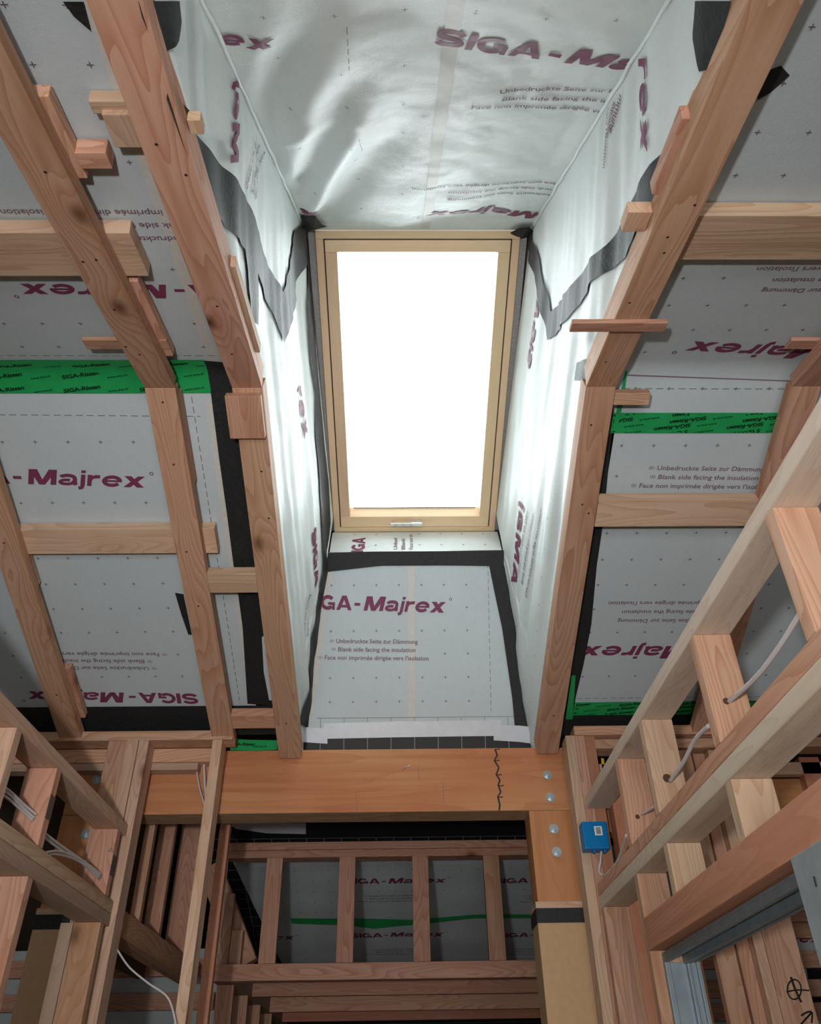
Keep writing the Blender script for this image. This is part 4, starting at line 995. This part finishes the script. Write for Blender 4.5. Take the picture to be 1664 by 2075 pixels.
bundle([onY(-20, 1588, 2.10), onY(15, 1607, 2.18), onY(45, 1635, 2.28), onY(70, 1658, 2.344)], 3,
       ['uppermost of three grey cables entering the left short stud', 'middle grey cable entering the left short stud', 'lowest grey cable entering the left short stud'])
bundle([onY(86, 1690, 2.40), onY(130, 1722, 2.62), onY(165, 1745, 2.80), onY(205, 1775, 2.978)], 2,
       ['upper straight grey cable between the two steel-plated studs', 'lower straight grey cable between the two steel-plated studs'])
bundle([onY(86, 1732, 2.42), onY(120, 1728, 2.58), onY(165, 1745, 2.80), onY(203, 1780, 2.978)], 2,
       ['upper bowed grey cable arching to the pencilled stud', 'lower bowed grey cable arching to the pencilled stud'])
tube('cable', 'cable', [onY(238, 1925, 3.10), onY(262, 1960, 3.08), onY(300, 1992, 3.06), onY(340, 2022, 3.05), onY(356, 2075, 3.04), onY(358, 2110, 3.04)], 0.0032, label='loose white cable drooping from the tall pale stud', cat='cable')
tube('cable', 'cable', [onY(395, 1542, 3.215), onY(404, 1595, 3.205), onY(415, 1645, 3.2), onY(412, 1760, 3.2)], 0.003, label='thin cable slanting down behind the lone pale stud', cat='cable')
tube('cable', 'cable', [onY(413, 1542, 3.213), onY(415, 1590, 3.205), onY(417, 1650, 3.19), onY(395, 1800, 3.19), onY(385, 1880, 3.19)], 0.005, label='thick grey cable dropping behind the lone pale stud', cat='cable')

# ================================================================== BEHIND THE BEAM
PY = 4.65
PG = 'low wall behind the beam'
abox('top_plate', 'fir', -0.945, 0.95, PY, PY+0.089, 1.160, 1.200, label='upper plate of the low stud wall behind the beam', cat='wall plate')
abox('top_plate', 'fir', -0.945, 0.95, PY+0.004, PY+0.089, 1.120, 1.1585, label='lower plate of the low stud wall behind the beam', cat='wall plate')
names = ['first stud from the left in the low wall behind the beam', 'second stud of the low wall behind the beam', 'knotty middle stud of the low wall behind the beam', 'stud of the low wall nearest the orange post']
for i, x in enumerate((-0.720, -0.325, 0.071, 0.458)):
    stud(x, x+0.087, PY, PY+0.038, 0.612, 1.119, 'fir', names[i])
abox('bottom_plate', 'fir', -0.943, 0.95, PY, PY+0.089, 0.536, 0.611, label='swirly-grained sill of the low stud wall', cat='wall plate')
abox('ceiling_joist', 'fir', -0.85, 1.2, 5.37, 5.41, 0.540, 0.66, label='first ceiling joist behind the low wall sill, bark edge', cat='joist')
abox('ceiling_joist', 'fir', -0.85, 1.2, 6.15, 6.19, 0.530, 0.66, label='ceiling joist with a round knot hole, second behind the sill', cat='joist')
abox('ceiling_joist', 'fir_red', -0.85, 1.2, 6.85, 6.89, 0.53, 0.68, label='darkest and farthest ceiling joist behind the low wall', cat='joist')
abox('rim_plate', 'fir_grey', -0.943, -0.852, PY+0.09, 7.2, 0.536, 0.611, label='plate running back from the left end of the sill', cat='wall plate')
for i, (yy, lab) in enumerate(((4.78, 'first stud under the back-running plate'), (5.25, 'second stud under the back-running plate'), (5.75, 'third stud under the back-running plate'), (6.3, 'fourth, farthest stud under the back-running plate'))):
    stud(-0.940, -0.853, yy, yy+0.038, FL, 0.535, 'fir', lab)
# rake wall with cut studs at the left of the low wall
rk = [onY(455, 1765, 5.0), onY(523, 1948, 5.0)]
box('rake_plate', 'fir', rk[0]-XV*0.15, (rk[1]-rk[0]).normalized(), YV, (rk[1]-rk[0]).normalized().cross(YV), (rk[1]-rk[0]).length+0.05, 0.089, 0.13, label='sloping plate beside the black wrap, left behind the low wall', cat='wall plate')
stud(onY(438, 1900, 4.9).x, onY(469, 1900, 4.9).x, 4.86, 4.90, 0.612, onY(450, 1812, 4.88).z, 'fir', 'taller cut stud under the sloping plate')
stud(onY(469, 1900, 4.94).x, onY(494, 1900, 4.94).x, 4.90, 4.94, 0.612, onY(480, 1886, 4.92).z, 'fir', 'shorter cut stud under the sloping plate')
# rear slope: black wrap and printed sheet
RO = Vector((0, 5.41, 1.17)); DR = Vector((0, math.cos(R(20)), -math.sin(R(20)))); NR = Vector((0, math.sin(R(20)), math.cos(R(20))))
def rear(u, v, off=0.0): return RO + XV*u - DR*v - NR*(off+0.006*noise.noise(Vector((u*3, v*5, 2))))
def rpx(x, y): p = onP(x, y, RO, NR); return p.x, -(p-RO).dot(DR)
rw = poly_obj('house_wrap', 'dark_wrap', [[RO + XV*u - DR*v + NR*0.03 for u, v in ((-1.45, 1.95), (1.6, 1.95), (1.6, -2.4), (-1.45, -2.4))]], label='black gridded house wrap on the rear slope behind the low wall', cat='house wrap')
gl_ = []
for i in range(28):
    u = -1.40+0.105*i; gl_.append([RO + XV*a - DR*b + NR*0.028 for a, b in ((u, rpx(700, 1706)[1]), (u+0.004, rpx(700, 1706)[1]), (u+0.004, -1.2), (u, -1.2))])
for i in range(26):
    v = rpx(700, 1706)[1]-0.105*i; gl_.append([RO + XV*a - DR*b + NR*0.028 for a, b in ((-1.44, v), (1.55, v), (1.55, v-0.004), (-1.44, v-0.004))])
poly_obj('grid_lines', 'grid_line', gl_, parent=rw)
rt0 = rpx(503, 1742); vt = rt0[1]
def rearfn(a, b):
    v = vt-b*1.9; x0 = -1.02+0.17*b*1.9; return rear(x0+(1.5-x0)*a, v)
rs = grid_obj('membrane_sheet', 'fleece', rearfn, 60, 50, label='grey printed sheet on the rear slope behind the low wall', cat='membrane')
r1 = at2(rpx, (787, 1789), (905, 1788), logo(), 0.0, 0.377)
r1 += at2(rpx, (787+300, 1789), (905+300, 1788), logo(), 0.0, 0.377)
r2 = at2(rpx, (791, 1898), (900, 1896), logo(), 0.0, 0.377) + at2(rpx, (791+296, 1898), (900+296, 1896), logo(), 0.0, 0.377) + clip(at2(rpx, (490, 1905), (598, 1903), logo(), 0.0, 0.377), lambda x, y: x > rpx(562, 1900)[0])
rn = at2(rpx, (745, 1816), (845, 1815), notes(), -0.186, 0.186) + at2(rpx, (1070, 1816), (1170, 1815), notes(), -0.186, 0.186) + at2(rpx, (760, 1925), (850, 1923), notes(), -0.186, 0.186) + at2(rpx, (1045, 1925), (1140, 1923), notes(), -0.186, 0.186)
crr = lattice(-0.9, 1.3, vt-1.6, vt-0.06, -0.85, vt-0.12, [bounds(r1[:]), bounds(r2), bounds(rn)], 0.103, 0.1137)
prints('print', rs, lambda u, v: rear(u, v, 0.0025), [('maroon', r1+r2), ('ink', rn), ('cross', crr)])
strip_obj('tape_strip', 'white_tape', [rpx(503, 1741), rpx(760, 1737), rpx(1095, 1733)], [rpx(503, 1755), rpx(760, 1750), rpx(1095, 1748)], lambda u, v: rear(u, v, 0.006), 'white tape along the top of the rear sheet', n=20)
strip_obj('tape_strip', 'green', [rpx(588, 1859), rpx(700, 1860), rpx(830, 1862), rpx(960, 1852), rpx(1100, 1850)], [rpx(592, 1870), rpx(700, 1874), rpx(760, 1880), rpx(960, 1860), rpx(1100, 1858)], lambda u, v: rear(u, v, 0.006), 'crinkled green tape line across the rear sheet', n=80)
tube('cable', 'cable', [onY(462, 1738, 4.6), onY(457, 1790, 4.58), onY(446, 1850, 4.55), onY(438, 1910, 4.5), onY(445, 1950, 4.5)], 0.004, label='pair-thin cable hanging from the left end of the low wall plate', cat='cable')
poly_obj('sheet_flap', 'white_tape', [[rear(*rpx(*p), 0.0) for p in [(460, 1668), (620, 1668), (620, 1690), (540, 1688), (480, 1680)]]], label='white sheet flap just under the beam at its left', cat='membrane')
# side wall of the space behind the beam, seen between the two pale studs
for pa, pb, py_, yy, lab, mt in ((277, 297, 1775, 3.50, 'left, narrowest of the three boards seen between the pale studs', 'fir'), (305, 338, 1790, 3.90, 'middle knotty board seen between the pale studs', 'fir'), (350, 391, 1800, 4.30, 'right, widest board seen between the pale studs', 'fir')):
    stud(onY(pa, py_, yy).x, onY(pb, py_, yy).x, yy, yy+0.038, 0.612, 1.30, mt, lab)
stud(onY(424, 1850, 3.62).x, onY(446, 1850, 3.62).x, 3.62, 3.66, FL, 1.30, 'fir_red', 'stud toned dark for the shadow right of the lone pale stud')  # red fir picked to put the cast shadow into its colour
abox('partition_plate', 'fir', -1.105, -1.017, 3.18, 4.64, 0.525, 0.611, label='plate running back under the three wide boards', cat='wall plate')
abox('wall_board', 'shell', -1.32, -1.28, 3.4, 4.64, 0.55, 1.5, label='dark board closing the space behind the three wide boards', cat='board')

# ================================================================== ROOMS LEFT AND RIGHT, FAR BACK
def far_bay(x0, x1, Y0, z0, lab, n, word=None, upright=True):
    s = poly_obj('membrane_sheet', 'fleece', [[Vector((x0, Y0, z0)), Vector((x1, Y0, z0)), Vector((x1, Y0+1.6, z0-1.6)), Vector((x0, Y0+1.6, z0-1.6))]], label=lab, cat='membrane')
    return s
fs = far_bay(0.98, 3.4, 5.0, 1.25, 'grey printed sheet far behind the door opening', 4)
def farp(u, v): return Vector((u, 5.0-v*0.7071-0.002, 1.25+v*0.7071-0.002))
def fpx(x, y): p = onP(x, y, Vector((0, 5.0, 1.25)), Vector((0, 1, 1)).normalized()); return p.x, -(p.y-5.0)/0.7071
fp = at2(fpx, (1540, 1912), (1668, 1908), logo(), 0.0, 0.377)
fp += at2(fpx, (1538, 2040), (1430, 2040), logo(part='Majrex'), 0.0, 0.377)
prints('print', fs, lambda u, v: farp(u, v), [('maroon', fp)])
for i, (yy, lab) in enumerate(((1852, 'highest'), (1885, 'second'), (1945, 'third'), (2003, 'fourth'), (2050, 'lowest'))):
    p = onP(1600, yy, Vector((0, 4.93, 1.25)), Vector((0, 1, 1)).normalized())
    abox('blocking', 'fir', 0.98, 3.3, p.y-0.02, p.y+0.018, p.z-0.045, p.z+0.045, label='%s crosswise board far behind the door opening' % lab, cat='batten')
fb2 = far_bay(-3.2, -0.97, 4.9, 0.72, 'dark grey sheet low behind the loose white cable', 3)
for yy, lab in ((1962, 'upper'), (2030, 'lower')):
    p = onP(330, yy, Vector((0, 4.83, 0.72)), Vector((0, 1, 1)).normalized())
    abox('blocking', 'fir', -3.1, -1.0, p.y-0.02, p.y+0.018, p.z-0.04, p.z+0.04, label='%s crosswise board low behind the loose white cable' % lab, cat='batten')
# studs seen through the door opening
def xy3(x, y, Y): return onY(x, y, Y).x
stud(xy3(1481, 2075, 3.1), xy3(1524, 2075, 3.1), 3.1, 3.138, FL, 1.13, 'fir', 'narrow stud standing just behind the steel jamb')
stud(xy3(1538, 2075, 3.1), xy3(1566, 2075, 3.1), 3.14, 3.229, FL, 1.13, 'fir', 'dark-sided stud left of the marked stud')
stud(xy3(1567, 2075, 3.1), xy3(1589, 2075, 3.1), 3.1, 3.189, FL, 1.13, 'fir_pale', 'thin pale stud pressed against the marked stud')
mk = stud(xy3(1590, 2075, 3.1), xy3(1660, 2075, 3.1), 3.1, 3.14, FL, 1.13, 'fir', 'wide stud marked with a black crossed circle and arrow')
YM = 3.0985
tube('ink_mark', 'black', [onY(1610+14*math.cos(a), 2005+20*math.sin(a), YM) for a in [k*math.pi/6 for k in range(13)]], 0.0024, parent=mk)
tube('ink_mark', 'black', [onY(1603, 1980, YM), onY(1612, 2005, YM), onY(1624, 2031, YM)], 0.0038, parent=mk)
tube('ink_mark', 'black', [onY(1594, 2010, YM), onY(1615, 2006, YM), onY(1640, 2007, YM)], 0.0022, parent=mk)
tube('ink_mark', 'black', [onY(1620, 2080, YM), onY(1632, 2066, YM), onY(1645, 2052, YM)], 0.0028, parent=mk)
tube('ink_mark', 'black', [onY(1624, 2058, YM), onY(1636, 2051, YM), onY(1646, 2052, YM), onY(1645, 2073, YM)], 0.0028, parent=mk, sub=3)
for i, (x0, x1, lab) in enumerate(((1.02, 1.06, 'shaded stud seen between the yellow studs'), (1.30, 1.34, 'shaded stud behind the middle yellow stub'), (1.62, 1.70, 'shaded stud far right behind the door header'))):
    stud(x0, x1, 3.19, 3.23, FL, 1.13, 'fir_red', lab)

tw = [onP(x, y, Vector((0, 4.99, 1.25)), Vector((0, 1, 1)).normalized()) for x, y in [(1632, 1945), (1650, 1938), (1672, 1930), (1672, 2050), (1655, 2040), (1640, 2028), (1648, 2010), (1638, 1985)]]
poly_obj('house_wrap', 'dark_wrap', [tw], label='torn black wrap scrap right of the marked stud', cat='house wrap')
